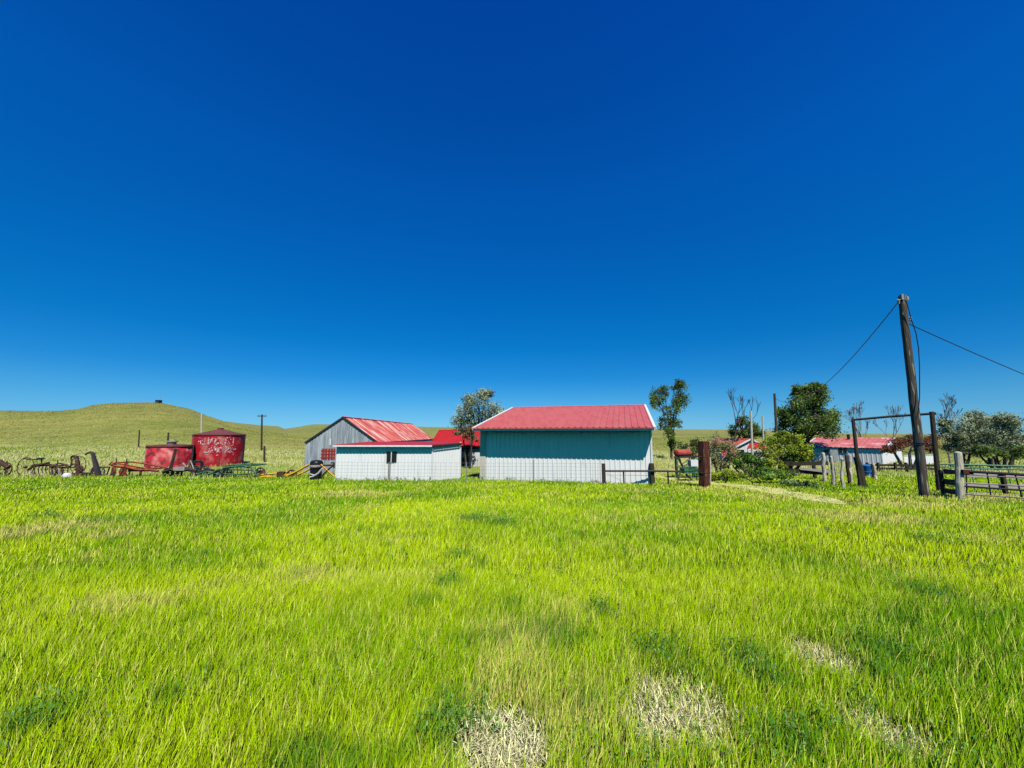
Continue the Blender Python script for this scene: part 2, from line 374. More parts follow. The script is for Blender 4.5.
def blades(n, y0, y1, expo, seed, umax=1.72):
    R = np.random.RandomState(seed)
    # density falls with distance: dN/dY ~ Y^expo
    k = expo+1; t = R.rand(n)
    Y = (y0**k+(y1**k-y0**k)*t)**(1/k)
    X = (R.rand(n)*2-1)*(umax*Y+1.3)
    return X, Y, R
def wall_mask(X, Y):
    """True where a blade would stand inside a building"""
    m = np.zeros(len(X), bool)
    c, s = math.cos(.283), math.sin(.283)
    dx, dy = X+2.1, Y-24.2
    uu = dx*c-dy*s; ww = dx*s+dy*c
    m |= (uu > -.1) & (uu < 10.4) & (ww > -.02)
    m |= (X > -10.9) & (X < -4.2) & (Y > 23.5) & (Y < 30)
    m |= (X > -16) & (X < -10.3) & (Y > 29.9)
    return m
def grass_set(X, Y, R, hscale, wscale, tonefun):
    bare = np.ones(len(X))
    for p, r in BAREW:
        bare *= np.clip((np.hypot(X-p.x, (Y-p.y)*.8)-r*.55)/(r*.9), 0.48, 1)
    td = track_dist(X, Y); bare *= np.clip((td-.35)/.6, .45, 1)
    keep = (R.rand(len(X)) < bare) & ~wall_mask(X, Y)
    X, Y, bare = X[keep], Y[keep], bare[keep]; n = len(X)
    Z = terrain(X, Y)-.01
    clump = fbm(X, Y, .5, 61); big = fbm(X, Y, 3.2, 71)
    H = hscale(X, Y)*(.55+.9*R.rand(n)**1.3)*(.7+.6*clump)*(.35+.65*bare)
    Wd = wscale(X, Y)*(.7+.6*R.rand(n))
    ang = R.rand(n)*2*np.pi
    # facing of the blade: any direction; wind lean towards +x
    ax, ay = np.cos(ang), np.sin(ang)
    lean = H*(.12+.40*R.rand(n)); la = R.rand(n)*2*np.pi
    lx = lean*np.cos(la)*.8+H*.13; ly = lean*np.sin(la)*.7-H*.03
    v = np.empty((n, 5, 3))
    v[:, 0] = np.stack([X-ax*Wd*.5, Y-ay*Wd*.5, Z], 1); v[:, 1] = np.stack([X+ax*Wd*.5, Y+ay*Wd*.5, Z], 1)
    mx, my, mz = X+lx*.38, Y+ly*.38, Z+H*.58
    v[:, 2] = np.stack([mx+ax*Wd*.46, my+ay*Wd*.46, mz], 1); v[:, 3] = np.stack([mx-ax*Wd*.46, my-ay*Wd*.46, mz], 1)
    v[:, 4] = np.stack([X+lx, Y+ly, Z+H], 1)
    tip, base = tonefun(X, Y, R, bare, clump, big)
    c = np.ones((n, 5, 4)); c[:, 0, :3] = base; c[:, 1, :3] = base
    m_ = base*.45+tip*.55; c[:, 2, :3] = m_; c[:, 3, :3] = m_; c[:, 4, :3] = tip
    return v, c
def lerp(a, b, t): return a+(b-a)*t[:, None]
def tone_meadow(X, Y, R, bare, clump, big):
    n = len(X)
    g1, g2 = A(.23,.48,.001), A(.62,.83,.001)    # deep green, lime
    t = np.clip((big-.5)*2.6+.55+(R.rand(n)-.5)*.5, 0, 1)
    t = np.clip(t-.35*sst(13, 21, Y)*(1-sst(.5, 1.2, X/Y)), 0, 1)
    tip = lerp(np.tile(g1, (n, 1)), np.tile(g2, (n, 1)), t)
    dry = np.clip((fbm(X, Y, 1.1, 81)-.60)*4, 0, 1)*.55
    for p, r in DRYW: dry = np.maximum(dry, np.clip(1.3-np.hypot((X-p.x)*.75, Y-p.y)/r, 0, .85))
    dry = np.maximum(dry, np.clip(.9-track_dist(X, Y)/1.6, 0, .8))
    dry = np.maximum(dry, (1-bare)*.8)
    pick = R.rand(n) < np.clip(dry*.95+.05, 0, 1)
    tip[pick] = np.array([.82,.75,.17])*(.75+.5*R.rand(pick.sum()))[:, None]
    dk = np.zeros(n)
    for p, r in DARKW: dk = np.maximum(dk, np.clip(1.1-np.hypot(X-p.x, Y-p.y)/(r*.9), 0, .75))
    dk = np.maximum(dk, np.clip((fbm(X, Y, .45, 91)-.68)*7, 0, .7))
    tip = lerp(tip, np.tile(A(.07,.24,.02), (n, 1)), dk*(R.rand(n) < .8))
    seed = R.rand(n) < .12*(1-dk)
    tip[seed] = np.array([.94,.94,.17])*(.85+.3*R.rand(seed.sum()))[:, None]
    br = (.66+.66*R.rand(n))[:, None]
    tip = tip*br
    base = tip*np.array([.26,.33,.4])  # blade feet darkened: shade in the gaps put into the colour
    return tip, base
def tone_far(X, Y, R, bare, clump, big):
    n = len(X)
    t = np.clip((fbm(X, Y, 4, 101)-.42)*3+.35+.4*sst(30, 45, Y)*(1-sst(50, 62, Y))+(R.rand(n)-.5)*.4, 0, 1)
    tip = lerp(np.tile(A(.34,.50,.03), (n, 1)), np.tile(A(.72,.70,.27), (n, 1)), t)*(.75+.5*R.rand(n))[:, None]
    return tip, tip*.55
parts_v = []; parts_c = []
sets = []
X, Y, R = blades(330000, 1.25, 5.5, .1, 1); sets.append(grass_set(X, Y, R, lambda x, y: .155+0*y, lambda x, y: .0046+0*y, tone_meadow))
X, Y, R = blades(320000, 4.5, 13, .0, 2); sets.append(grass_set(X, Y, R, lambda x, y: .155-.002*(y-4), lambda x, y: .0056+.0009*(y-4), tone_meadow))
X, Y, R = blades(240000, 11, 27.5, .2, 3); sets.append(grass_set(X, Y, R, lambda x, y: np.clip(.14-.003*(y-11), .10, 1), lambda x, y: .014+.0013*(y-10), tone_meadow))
X, Y, R = blades(60000, 25, 62, .3, 4)
k = (X < -9) | (X > 6.5)
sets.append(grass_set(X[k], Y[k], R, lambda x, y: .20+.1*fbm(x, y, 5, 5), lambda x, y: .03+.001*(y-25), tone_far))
# dead straw lying flat on the bare spots and along the track edge
R = np.random.RandomState(44); lv = []; lc = []
for p, r in BAREW:
    n = int(2600*(r/.3)**2); X = p.x+R.randn(n)*r*.85; Y = p.y+R.randn(n)*r*.95; Z = terrain(X, Y)+.015+.02*R.rand(n)
    a_ = R.rand(n)*6.28; L = .02+.05*R.rand(n); w = .0015+.002*R.rand(n); dx, dy = np.cos(a_), np.sin(a_); up_z = (R.rand(n)**2)*.07
    v = np.empty((n, 5, 3))
    for k, (l, s_) in enumerate(((0,-1),(0,1),(.5,1),(.5,-1),(1,0))): v[:, k] = np.stack([X+dx*L*l-dy*w*s_, Y+dy*L*l+dx*w*s_, Z+up_z*l], 1)
    c_ = np.ones((n, 5, 4)); c_[:, :, :3] = (np.array([.95,.89,.46])*(.35+.9*R.rand(n))[:, None])[:, None, :]
    lv.append(v); lc.append(c_)
sets.append((np.concatenate(lv), np.concatenate(lc)))
# dry tussocks over the hillside
X, Y, R = blades(90000, 58, 235, .2, 6, 1.6)
def tone_hill(X, Y, R, bare, clump, big):
    n = len(X); t = np.clip(R.rand(n)*.7+(fbm(X, Y, 12, 111)-.5)*2, 0, 1)
    tip = lerp(np.tile(A(.20,.235,.04), (n, 1)), np.tile(A(.44,.40,.13), (n, 1)), t)*(.8+.4*R.rand(n))[:, None]
    dk = R.rand(n) < .02; tip[dk] *= .6
    st = R.rand(n) < .75*(1-sst(58, 110, Y)); tip[st] = np.array([.60,.58,.20])*(.6+.5*R.rand(st.sum()))[:, None]
    return tip, tip*.9
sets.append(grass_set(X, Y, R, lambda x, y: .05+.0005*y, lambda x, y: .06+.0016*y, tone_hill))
V = np.concatenate([s[0] for s in sets]).reshape(-1, 3); C = np.concatenate([s[1] for s in sets]).reshape(-1, 4)
nb = len(V)//5
def fast_mesh(name, V, quads, tris):
    me = bpy.data.meshes.new(name); nq, nt_ = len(quads), len(tris)
    me.vertices.add(len(V)); me.vertices.foreach_set('co', V.astype(np.float32).ravel())
    me.loops.add(nq*4+nt_*3); me.loops.foreach_set('vertex_index', np.concatenate([quads.ravel(), tris.ravel()]).astype(np.int32))
    me.polygons.add(nq+nt_)
    st = np.concatenate([np.arange(nq)*4, nq*4+np.arange(nt_)*3]).astype(np.int32)
    me.polygons.foreach_set('loop_start', st)
    me.update(calc_edges=True); return me
b5 = np.arange(nb)[:, None]*5
me = fast_mesh('grass', V, b5+np.array([[0,1,2,3]]), b5+np.array([[3,2,4]]))
ca = me.attributes.new('tone', 'FLOAT_COLOR', 'POINT'); ca.data.foreach_set('color', C.astype(np.float32).ravel())
me.materials.append(M['blade'])
go = bpy.data.objects.new('grass', me); col.objects.link(go); go['kind'] = 'stuff'; tag(go, 'lime green meadow grass with dry straw patches', 'grass')

# broad-leaved weeds in the meadow (stuff)
R = np.random.RandomState(77); vv = []; cc = []
spots = []
for p, r in DARKW:
    for _ in range(int(30*r/.3)): spots.append((p.x+R.randn()*r*.45, p.y+R.randn()*r*.45))
for _ in range(2600):
    y = 1.8+R.rand()**1.5*14; x = (R.rand()*2-1)*(1.5*y+1)
    if vnoise(x, y, .6, 91) > .58: spots.append((x, y))
for _ in range(110):                     # taller weeds along the feet of the sheds and posts
    k = R.rand()
    if R.rand() < .55: spots.append((-2.1+10.3*k*.96+R.randn()*.05, 24.0-10.3*k*.28+R.randn()*.12))
    else: spots.append((-10.9+6.1*k, 23.38+R.randn()*.1))
for x, y in spots:
    z = gz(x, y); h = R.uniform(.08, .20); nl = R.randint(8, 16)
    for k in range(nl):
        a_ = R.rand()*6.28; e = R.uniform(.1, 1.1); L = R.uniform(.011, .026)*(1+y*.10); w = L*.5
        cx, cy, cz = x+R.randn()*.045, y+R.randn()*.045, z+h*R.rand()+.05
        d = np.array([math.cos(a_)*math.cos(e), math.sin(a_)*math.cos(e), math.sin(e)]); s_ = np.array([-math.sin(a_), math.cos(a_), 0])
        p = np.array([cx, cy, cz]); vv += [p, p+d*L*.5+s_*w*.5, p+d*L, p+d*L*.5-s_*w*.5]
        g = np.array([.09,.25,.03])*R.uniform(.6, 1.6)+(R.rand() < .2)*np.array([.14,.15,.08]); cc += [np.append(g, 1)]*4
q = np.arange(len(vv)).reshape(-1, 4)
me = fast_mesh('weeds', np.array(vv), q, np.zeros((0, 3), int))
ca = me.attributes.new('tone', 'FLOAT_COLOR', 'POINT'); ca.data.foreach_set('color', np.array(cc, dtype=np.float32).ravel())
me.materials.append(M['leaf']); wo = bpy.data.objects.new('weeds', me); col.objects.link(wo); wo['kind'] = 'stuff'; tag(wo, 'dark green broad-leaved weeds scattered through the meadow', 'weeds')

# ------------------------------------------------------------------ buildings
def gable(root, A, v, L, D, z0, ze, zr, ov, side, m_wall, m_roof, m_trim, pitch=.28, rpitch=.30, roofname='roof', rise=.10):
    """A: outer corner of the front eave line, v: direction of the eave, ridge parallel to v; eave and ridge heights ze, zr"""
    v = Vector((v[0], v[1], 0)).normalized(); w = Vector((-v.y, v.x, 0)); A = Vector((A[0], A[1], 0))
    H = D/2; sl = (zr-ze)/H; up = Vector((0,0,1))
    wt = ze+ov*sl-.04
    W0 = A+w*ov+v*side; LW = L-2*side; DW = D-2*ov
    mb = MB()
    mb.ribs(W0+up*z0, v, up, -w, LW, lambda u: 0, lambda u: wt-z0, pitch)
    mb.ribs(W0+v*LW+w*DW+up*z0, -v, up, w, LW, lambda u: 0, lambda u: wt-z0, pitch)
    gt = lambda u: wt-z0+sl*(DW/2-abs(u-DW/2))
    mb.ribs(W0+v*LW+up*z0, w, up, v, DW, lambda u: 0, gt, pitch)
    mb.ribs(W0+w*DW+up*z0, -w, up, -v, DW, lambda u: 0, gt, pitch)
    wall = mb.build('wall', m_wall, root)
    mb = MB(); sd = (w*H+up*(zr-ze)); SL = sd.length; sd.normalize(); nn = v.cross(sd).normalized()
    mb.ribs(A+up*ze, v, sd, nn, L, lambda u: 0, lambda u: SL, rpitch, .034)
    B = A+v*L+w*D; sd2 = (-w*H+up*(zr-ze)).normalized(); nn2 = (-v).cross(sd2).normalized()
    mb.ribs(B+up*ze, -v, sd2, nn2, L, lambda u: 0, lambda u: SL, rpitch, .034)
    # underside a little below, so the roof has thickness
    t = up*-.05
    for P, s in ((A, sd), (B, sd2)):
        q = v*L if P is A else -v*L
        mb.poly([P+up*ze+t, P+up*ze+t+s*SL, P+q+up*ze+t+s*SL, P+q+up*ze+t])
    roof = mb.build(roofname, m_roof, root)
    mb = MB(); rc = A+w*H+up*(zr+.02)
    mb.prism([rc-w*.18-up*.045, rc+up*.02, rc+w*.18-up*.045, rc-up*.03], v*L); mb.build('ridge_cap', m_roof, roof)
    for P, s in ((A, sd), (A+v*(L+.0), sd), (A+w*D, sd2), (B, sd2)):
        e = v*(-.012 if P in (A,) or P is A else 0)
        mb = MB(); mb.beam(P+up*(ze-.04)+v*(-.02 if (P-A).dot(v) < .1 else .02), P+up*(ze-.04)+s*SL+v*(-.02 if (P-A).dot(v) < .1 else .02), .13 if m_trim is M['trim'] else .045, rise+.06, up=(0,0,1)); mb.build('barge_board', m_trim, roof)
    return wall, roof, W0, v, w, wt

# --- the white shed in the middle
TH = .283; v = (math.cos(TH), -math.sin(TH)); A0 = Vector((-2.347, 23.345, 0))
shed = thing('storage_shed', 'white ribbed metal shed with a plain red roof and deep eave shadow', 'shed', (2.6, 27.5, 0))
wall, roof, W0, vv_, ww_, wt = gable(shed, A0, v, 10.30, 17.35, -.35, 3.10, 4.915, .90, .12, M['white_metal'], M['red_roof'], M['trim'], pitch=.27, rpitch=.34)
mb = MB(); up = Vector((0,0,1))
mb.beam(A0+up*3.0-ww_*.02, A0+vv_*10.3+up*3.0-ww_*.02, .03, .14); mb.build('fascia', M['trim'], roof)
mb = MB(); mb.beam(A0+up*3.07-ww_*.07, A0+vv_*10.3+up*3.07-ww_*.07, .09, .05); mb.build('drip_edge', M['red_roof'], roof)
mb = MB(); mb.box(W0+vv_*.2+up*1.4-ww_*.035, (.38, .03, 3.5), -TH); 
M['beige'] = mat('beige_panel', (.72,.66,.52,1), (.6,.55,.45,1), 2, .6)
mb.build('corner_panel', M['beige'], wall)
mb = MB(); mb.box(W0+vv_*(10.04)+up*1.4-ww_*.035, (.10, .04, 3.5), -TH); mb.build('corner_trim', M['trim'], wall)
mb = MB(); mb.box(W0+vv_*5+up*-.12-ww_*.03, (10.06, .05, .3), -TH); mb.build('skirting', M['white_old'], wall)

# --- grey barn with faded red roof, ridge running away from the camera
barn = thing('barn', 'grey weathered barn with a streaky faded red gable roof', 'barn', (-13, 36, 0))
bw, br_, BW0, bv, bw_, bwt = gable(barn, (-10.25, 29.8), (0, 1), 20.5, 5.65, -.35, 2.12, 4.08, .05, .06, M['barn_grey'], M['faded_red'], M['dark_iron'], pitch=.22, rpitch=.32, rise=.05)
yb = 29.86
p = at(321.8, 448.5, yb); q = at(334.8, 459.8, yb); mb = MB(); mb.box(((p.x+q.x)/2, yb, (p.z+q.z)/2), (q.x-p.x, .05, p.z-q.z))
hat = mb.build('hatch', M['red_board'], bw)
for k in range(3):
    mb = MB(); mb.box(((p.x+q.x)/2, yb-.035, q.z+(p.z-q.z)*(.2+.3*k)), (q.x-p.x+.04, .02, .07)); mb.build('batten', M['red_board'], hat)
mb = MB(); mb.box((q.x-.4, yb, p.z+.5), (.12, .05, .5)); mb.build('vent', M['trim'], bw)

# --- white lean-to in front of the barn
lean = thing('lean_to', 'low white corrugated lean-to with a small dark window, against the barn', 'lean-to', (-7.8, 25, 0))
a1 = on(335, 23.6); b1 = on(432, 23.4); c1 = on(459.5, 24.7)
a1.z = b1.z = c1.z = -.35
d1 = Vector((-4.0, 30.2, -.35)); e1 = Vector((-10.95, 29.6, -.35))
zt = {0: 2.03, 1: 2.03, 2: 2.12, 3: 2.10, 4: 2.08}
P5 = [a1, b1, c1, d1, e1]; mb = MB()
for i in range(5):
    p, q = P5[i], P5[(i+1) % 5]; L = (q-p).length; U = (q-p)/L
    za, zb = zt[i]+.35, zt[(i+1) % 5]+.35
    mb.ribs(p, U, up, U.cross(up), L, lambda u: 0, lambda u, za=za, zb=zb, L=L: za+(zb-za)*u/L, .2, .02)
lw = mb.build('wall', M['white_metal'], lean)
mb = MB(); top = []
off = [Vector((-.12,-.24,0)), Vector((.0,-.24,0)), Vector((.13,-.06,0)), Vector((.1,.1,0)), Vector((-.1,0,0))]
for i in range(5): top.append(P5[i]+off[i]+up*(zt[i]+.35+.03))
# fan of roof sheets with a thickness of 6 cm
ctr = sum(top, Vector())/5
for i in range(5): mb.prism([top[i], top[(i+1) % 5], ctr], up*.055)
lr = mb.build('roof', M['bright_red'], lean)
mb = MB(); mb.beam(top[0]+up*-.02+Vector((0,-.03,0)), top[1]+up*-.02+Vector((0,-.03,0)), .03, .10); mb.build('fascia', M['trim'], lr)
mb = MB(); mb.beam(top[1]+up*-.01+Vector((.02,-.04,0)), top[2]+up*-.01+Vector((.03,-.03,0)), .03, .07); mb.build('barge_board', M['dark_iron'], lr)
yw = 23.47
p = at(387, 451.5, yw); q = at(396.5, 462.3, yw); cx, cz = (p.x+q.x)/2, (p.z+q.z)/2; w_, h_ = q.x-p.x, p.z-q.z
mb = MB(); mb.box((cx, yw-.02, cz), (w_, .04, h_)); wn = mb.build('window', M['dark'], lw)
mb = MB(); mb.box((cx-.01, yw-.05, cz), (.05, .03, h_)); mb.build('frame', M['white_old'], wn)
mb = MB(); mb.tube([at(389, 462, yw-.06), at(388.6, 480, yw-.06)], .028, 8); mb.build('drain_pipe', M['dark_iron'], lw)
mb = MB(); mb.beam(b1+Vector((0,-.03,0)), b1+Vector((0,-.03,2.36)), .07, .05); mb.build('corner_trim', M['white_old'], lw)
mb = MB(); mb.beam(c1+Vector((.03,0,0)), c1+Vector((.03,0,2.6)), .10, .08); mb.build('corner_trim', M['white_old'], lw)

# --- small red-roofed shed between the two
sm = thing('outbuilding', 'small white outbuilding with bright red roof seen between the two sheds', 'shed', (-4.5, 36, 0))
sw, sr_, S0, sv, sww, swt = gable(sm, (-7.05, 33.4), (1, 0), 7.5, 8.4, -.4, 1.74, 3.12, .35, .1, M['white_old'], M['bright_red'], M['bright_red'], pitch=.2)
p = at(461.5, 449, 33.7); q = at(468, 466, 33.7)
mb = MB(); mb.box(((p.x+q.x)/2, 33.68, (p.z+q.z)/2), (q.x-p.x, .07, p.z-q.z)); dr = mb.build('door', M['blue_dark'], sw)
mb = MB(); mb.box(((p.x+q.x)/2+.05, 33.635, (p.z+q.z)/2), (.05, .02, p.z-q.z)); mb.build('door_board', M['white_old'], dr)
mb = MB(); mb.box((p.x+.3, 33.665, p.z+.08), (q.x-p.x+1.6, .06, .12)); mb.build('lintel', M['dark_iron'], sw)

# --- low ranch house on the right
hv = (.6, -.8); hA = Vector((46.3, 61.8, 0))
house = thing('ranch_house', 'low white house with a long pale red roof behind the gate frame', 'house', (53, 60, gz(53, 60)))
zg = gz(52, 58)-.5
hw, hr_, H0, hvv, hww, hwt = gable(house, hA, hv, 9.5, 14, zg, .78, 2.22, .2, .4, M['white_metal'], M['pale_red'], M['trim'], pitch=.5, rpitch=.6)
def on_wall(px, py):
    """point of the house front seen at that pixel"""
    d = at(px, py, 1.0)-Vector((0, 0, EYE)); o = Vector((0, 0, EYE)); n = hww
    return o+d*((H0-o).dot(n)/d.dot(n))
for px0, px1, y0, y1 in ((838.8,842.6,447.9,452.4),(843.6,847.2,447.9,452.4),(824.5,829.5,449.5,453)):
    p, q = on_wall(px0, y0), on_wall(px1, y1); c_ = (p+q)/2; ww2 = abs((q-p).dot(hvv)); hh2 = abs(q.z-p.z); rz = math.atan2(hvv.y, hvv.x)
    mb = MB(); mb.box(c_-hww*.06, (ww2+.12, .05, hh2+.12), rz); wn = mb.build('window', M['trim'], hw)
    mb = MB(); mb.box(c_-hww*.10, (ww2, .04, hh2), rz); mb.build('pane', M['glass'], wn)
p = on_wall(834.5, 455); mb = MB(); mb.box(p-hww*.08, (.9, .08, 2.0), rz); mb.build('door', M['trim'], hw)
rp = hA+hww*5.4+hvv*4.5; mb = MB(); mb.box((rp.x, rp.y, 2.2), (.35, .35, 1.0), rz); mb.build('chimney', M['dark_iron'], hr_)
# white yard wall that continues the house to the right
mb = MB(); p0 = on(905, 54); p1 = on(935, 56.5); mb.ribs((p0.x, p0.y, p0.z-.2), (p1-p0).normalized(), up, Vector((.3,-.95,0)), (p1-p0).length, lambda u: 0, lambda u: 1.45, .4, .03)
mb.beam((p0.x, p0.y, p0.z+1.25), (p1.x, p1.y, p1.z+1.25), .12, .06)
solo(mb, 'yard_wall', M['white_metal'], 'low white panel wall showing beneath the rust-brown shrub', 'wall', p0)

# --- small house with several red roofs behind the bushes
cot = thing('cottage', 'small white cottage with stepped red roofs behind the thicket', 'house', (32, 54, gz(32, 54)))
zg = gz(32, 54)-.4
xl, xr = at(734, 446, 52).x, at(765, 446, 52).x
cw, cr_, C0, cv, cww, cwt = gable(cot, (xr, 51.6), (0, 1), 9, xr-xl, zg, at(750, 446.5, 52).z, at(750, 438.8, 52).z, .3, .25, M['white_old'], M['red_roof'], M['trim'], pitch=.4, rpitch=.5)
pa = at(721, 457.5, 50.5); pb = at(739, 457.5, 50.5); pc = at(735, 448, 52.2); pd = at(722, 448, 52.6)
mb = MB(); mb.prism([pa, pb, pc, pd], (0,0,.08)); mb.build('porch_roof', M['red_roof'], cot)
mb = MB(); mb.prism([at(747, 448.6, 49), at(768, 448.6, 49), at(762, 443.5, 51), at(750, 443.5, 51)], (0,0,.08)); pr = mb.build('hip_roof', M['bright_red'], cot)
for x in (748, 767):
    mb = MB(); mb.beam(at(x, 448.6, 49.1), (at(x, 448.6, 49.1).x, 49.1, zg), .14); mb.build('porch_post', M['trim'], cot)
mb = MB(); p = at(740.5, 450, 51.75); mb.box((p.x, 51.78, p.z-.3), (1.2, .08, .9)); wn = mb.build('window', M['trim'], cw)
mb = MB(); mb.box((p.x, 51.73, p.z-.3), (.95, .04, .7)); mb.build('pane', M['glass'], wn)

# ------------------------------------------------------------------ red tanks
def tank(name, label, pxl, pxr, ytop, Y, mroof):
    ul, ur = (pxl-512)/F*CT, (pxr-512)/F*CT; al, ar = math.atan(ul), math.atan(ur); mid_ = (al+ar)/2
    dist = Y/math.cos(mid_); r = dist*math.sin((ar-al)/2); c = Vector((math.tan(mid_)*Y, Y, 0)); c.z = gz(c.x, c.y)-.1
    zt_ = at(pxl/2+pxr/2, ytop, Y-r*.0).z-c.z
    t = thing(name, label, 'tank', c)
    return t, c, r, zt_
t, c, r, zt_ = tank('storage_tank', 'large round red tank with cone roof and faded white lettering', 192.5, 246, 434.5, 37, None)
mb = MB(); mb.lathe(c, [(r, 0), (r, zt_)], 64); body = mb.build('body', M['tank_red'], t, True)
mb = MB(); pk = at(219, 429.3, 37).z-c.z; mb.lathe(c, [(r*1.0, zt_), (r*1.03, zt_-.07), (r*1.03, zt_), (r*.5, (zt_+pk)/2+.02), (.25, pk), (.25, pk+.12), (0.01, pk+.14)], 64); mb.build('roof', M['tank_roof'], t)
# faded brush lettering: illegible strokes in two rows
rnd = random.Random(9); mb = MB(); a_cam = math.atan2(-c.y, -c.x)
def dab(mb, a, z, w, h):
    R_ = r+.010+.004*rnd.random(); n = 7; pts = []
    for i in range(n):
        t_ = 2*math.pi*i/n; k = rnd.uniform(.55, 1.1); aa = a+math.cos(t_)*w*k/r; pts.append(c+Vector((math.cos(aa)*R_, math.sin(aa)*R_, z+math.sin(t_)*h*k)))
    mb.poly(pts)
def stroke(mb, a0, z0, a1, z1, w, keep):
    L = math.hypot((a1-a0)*r, z1-z0); n = max(2, int(L/.05))
    for i in range(n+1):
        if rnd.random() < keep:
            t_ = i/n; dab(mb, a0+(a1-a0)*t_+rnd.uniform(-.01, .01), z0+(z1-z0)*t_+rnd.uniform(-.02, .02), w*rnd.uniform(.5, 1), w*rnd.uniform(.5, 1))
for row, (zc, hh, a0, a1, n, kp) in enumerate(((zt_*.80, .5, -.85, .55, 9, .42), (zt_*.53, .40, -.55, .70, 8, .60))):
    for i in range(n):
        ac = a_cam+a0+(a1-a0)*(i+.5)/n; wd = (a1-a0)/n*.36; zz = zc+rnd.uniform(-.05, .05)
        for k in range(rnd.choice((2, 3, 3))):
            s1 = rnd.choice(((-1,-1,-1,1),(1,-1,1,1),(-1,-1,1,1),(-1,1,1,-1),(-1,0,1,0),(-1,1,1,1),(-1,-1,1,-1),(0,-1,0,1)))
            stroke(mb, ac+s1[0]*wd, zz+s1[1]*hh/2, ac+s1[2]*wd, zz+s1[3]*hh/2, .07, kp)
for _ in range(60): dab(mb, a_cam+rnd.uniform(-.8, .8), zt_*rnd.uniform(.35, .95), rnd.uniform(.02, .07), rnd.uniform(.02, .06))
mb.build('lettering', M['letter'], body)
mb = MB(); ah = a_cam+.05; mb.box(c+Vector((math.cos(ah)*r, math.sin(ah)*r, .45)), (.09, .09, .9), ah); mb.build('seam', M['tank_roof'], body)

t, c, r, zt_ = tank('stock_tank', 'shorter open red tank with dark rim left of the cone-roofed tank', 147.5, 195.5, 445.5, 34, None)
mb = MB(); mb.lathe(c, [(r, 0), (r, zt_), (r-.06, zt_), (r-.06, zt_-.4)], 56); body = mb.build('body', M['tank_red2'], t, True)
mb = MB(); mb.lathe(c, [(r+.05, zt_-.10), (r+.05, zt_+.02), (r*.95, zt_+.05), (.4, zt_+.12), (.01, zt_+.12)], 56); lid = mb.build('lid', M['tank_roof'], t)
mb = MB(); mb.lathe(c+Vector((.05, 0, 0)), [(.33, zt_+.1), (.33, zt_+.3), (.42, zt_+.3), (.42, zt_+.4), (.01, zt_+.42)], 20); mb.build('hatch', M['grey_iron'], lid)
mb = MB(); a2 = math.atan2(-c.y, -c.x)+1.15
mb.tube([c+Vector((math.cos(a2)*(r+.07), math.sin(a2)*(r+.07), 0)), c+Vector((math.cos(a2)*(r+.07), math.sin(a2)*(r+.07), zt_))], .07, 8); mb.build('overflow_pipe', M['dark_iron'], body)
pt = on(195.5, 32); mb = MB(); mb.ring(pt+Vector((.1, 0, .42)), .32, .12, (.5, -.85, .1), 20, 8)
solo(mb, 'old_tyre', M['black_plastic'], 'black tyre leaning between the two red tanks', 'tyre', pt, smooth=True)

# ------------------------------------------------------------------ old machinery row
YM = 27.0
def T(mb, pts, r, Y=YM, n=5, dy=0):
    mb.tube([at(px, py, Y)+Vector((0, dy, 0)) for px, py in pts], r, n); return mb
def both(mb, pts, r, Y=YM, d=.8):
    T(mb, pts, r, Y); mb.tube([at(px, py, Y)+Vector((.25, d, 0)) for px, py in pts], r, 5)
    q = [at(px, py, Y) for px, py in pts]
    for e in (q[0], q[-1]): mb.tube([e, e+Vector((.25, d, 0))], r, 5)
    return mb
def root(name, label, cat, px, Y=YM, group='old farm implements parked in a row'):
    return thing(name, label, cat, on(px, Y), group)

o = root('plough', 'dark iron plough at the left edge of the implement row', 'plough', 4)
mb = MB(); T(mb, [(-12,457),(0,461),(4,464.5),(9,467.5)], .13); mb.build('beam', M['rust'], o)
mb = MB(); T(mb, [(6.2,467),(6.4,478)], .05); T(mb, [(-2,462),(-4,477)], .05); mb.build('standard', M['rust'], o)
mb = MB(); T(mb, [(7,461),(7.4,466)], .04); T(mb, [(2,460),(3,464)], .04); mb.build('lever', M['rust'], o)
mb = MB(); mb.wheel(at(-6, 470, YM)+Vector((0,.6,0)), .45, .04, (0,1,0)); mb.build('wheel', M['rust'], o)

o = root('dump_rake', 'rusty horse-drawn hay rake with one tall thin iron wheel', 'hay rake', 34)
pw = at(25.5, 467.3, YM); mb = MB(); mb.wheel(pw, .68, .025, (.12, 1, 0), 10); mb.build('wheel', M['rust'], o)
mb = MB(); mb.wheel(pw+Vector((1.5, 1.9, 0)), .66, .025, (.12, 1, 0), 10); mb.build('wheel', M['rust'], o)
mb = MB(); T(mb, [(24,458.5),(33,459.5),(41,459)], .05); T(mb, [(28,470),(35,465),(44,464),(50,465)], .08); T(mb, [(36,466),(49,463)], .09); both(mb, [(36,466),(42,464),(51,466)], .05); mb.build('frame', M['rust'], o)
mb = MB(); T(mb, [(41.5,465),(41.8,458.5)], .04); p = at(41.3, 458.3, YM); mb.box(p, (.24, .30, .07)); mb.build('seat', M['dark_iron'], o)
for k in range(7):
    mb = MB(); x = 33+2.0*k; q = [at(x, 465, YM), at(x-2.5, 469, YM), at(x-1.8, 474, YM), at(x+.6, 477, YM)]; mb.tube([s+Vector((0, .1*k, 0)) for s in q], .035, 4); mb.build('tine', M['rust'] if k % 3 else M['grey_iron'], o)
o = root('cultivator', 'low rusty cultivator with pale legs beside the white sack', 'cultivator', 56)
mb = MB(); T(mb, [(50,466.5),(56,466),(62.5,467.5)], .07); both(mb, [(51,468),(57,465),(61,468)], .05); mb.build('frame', M['rust'], o)
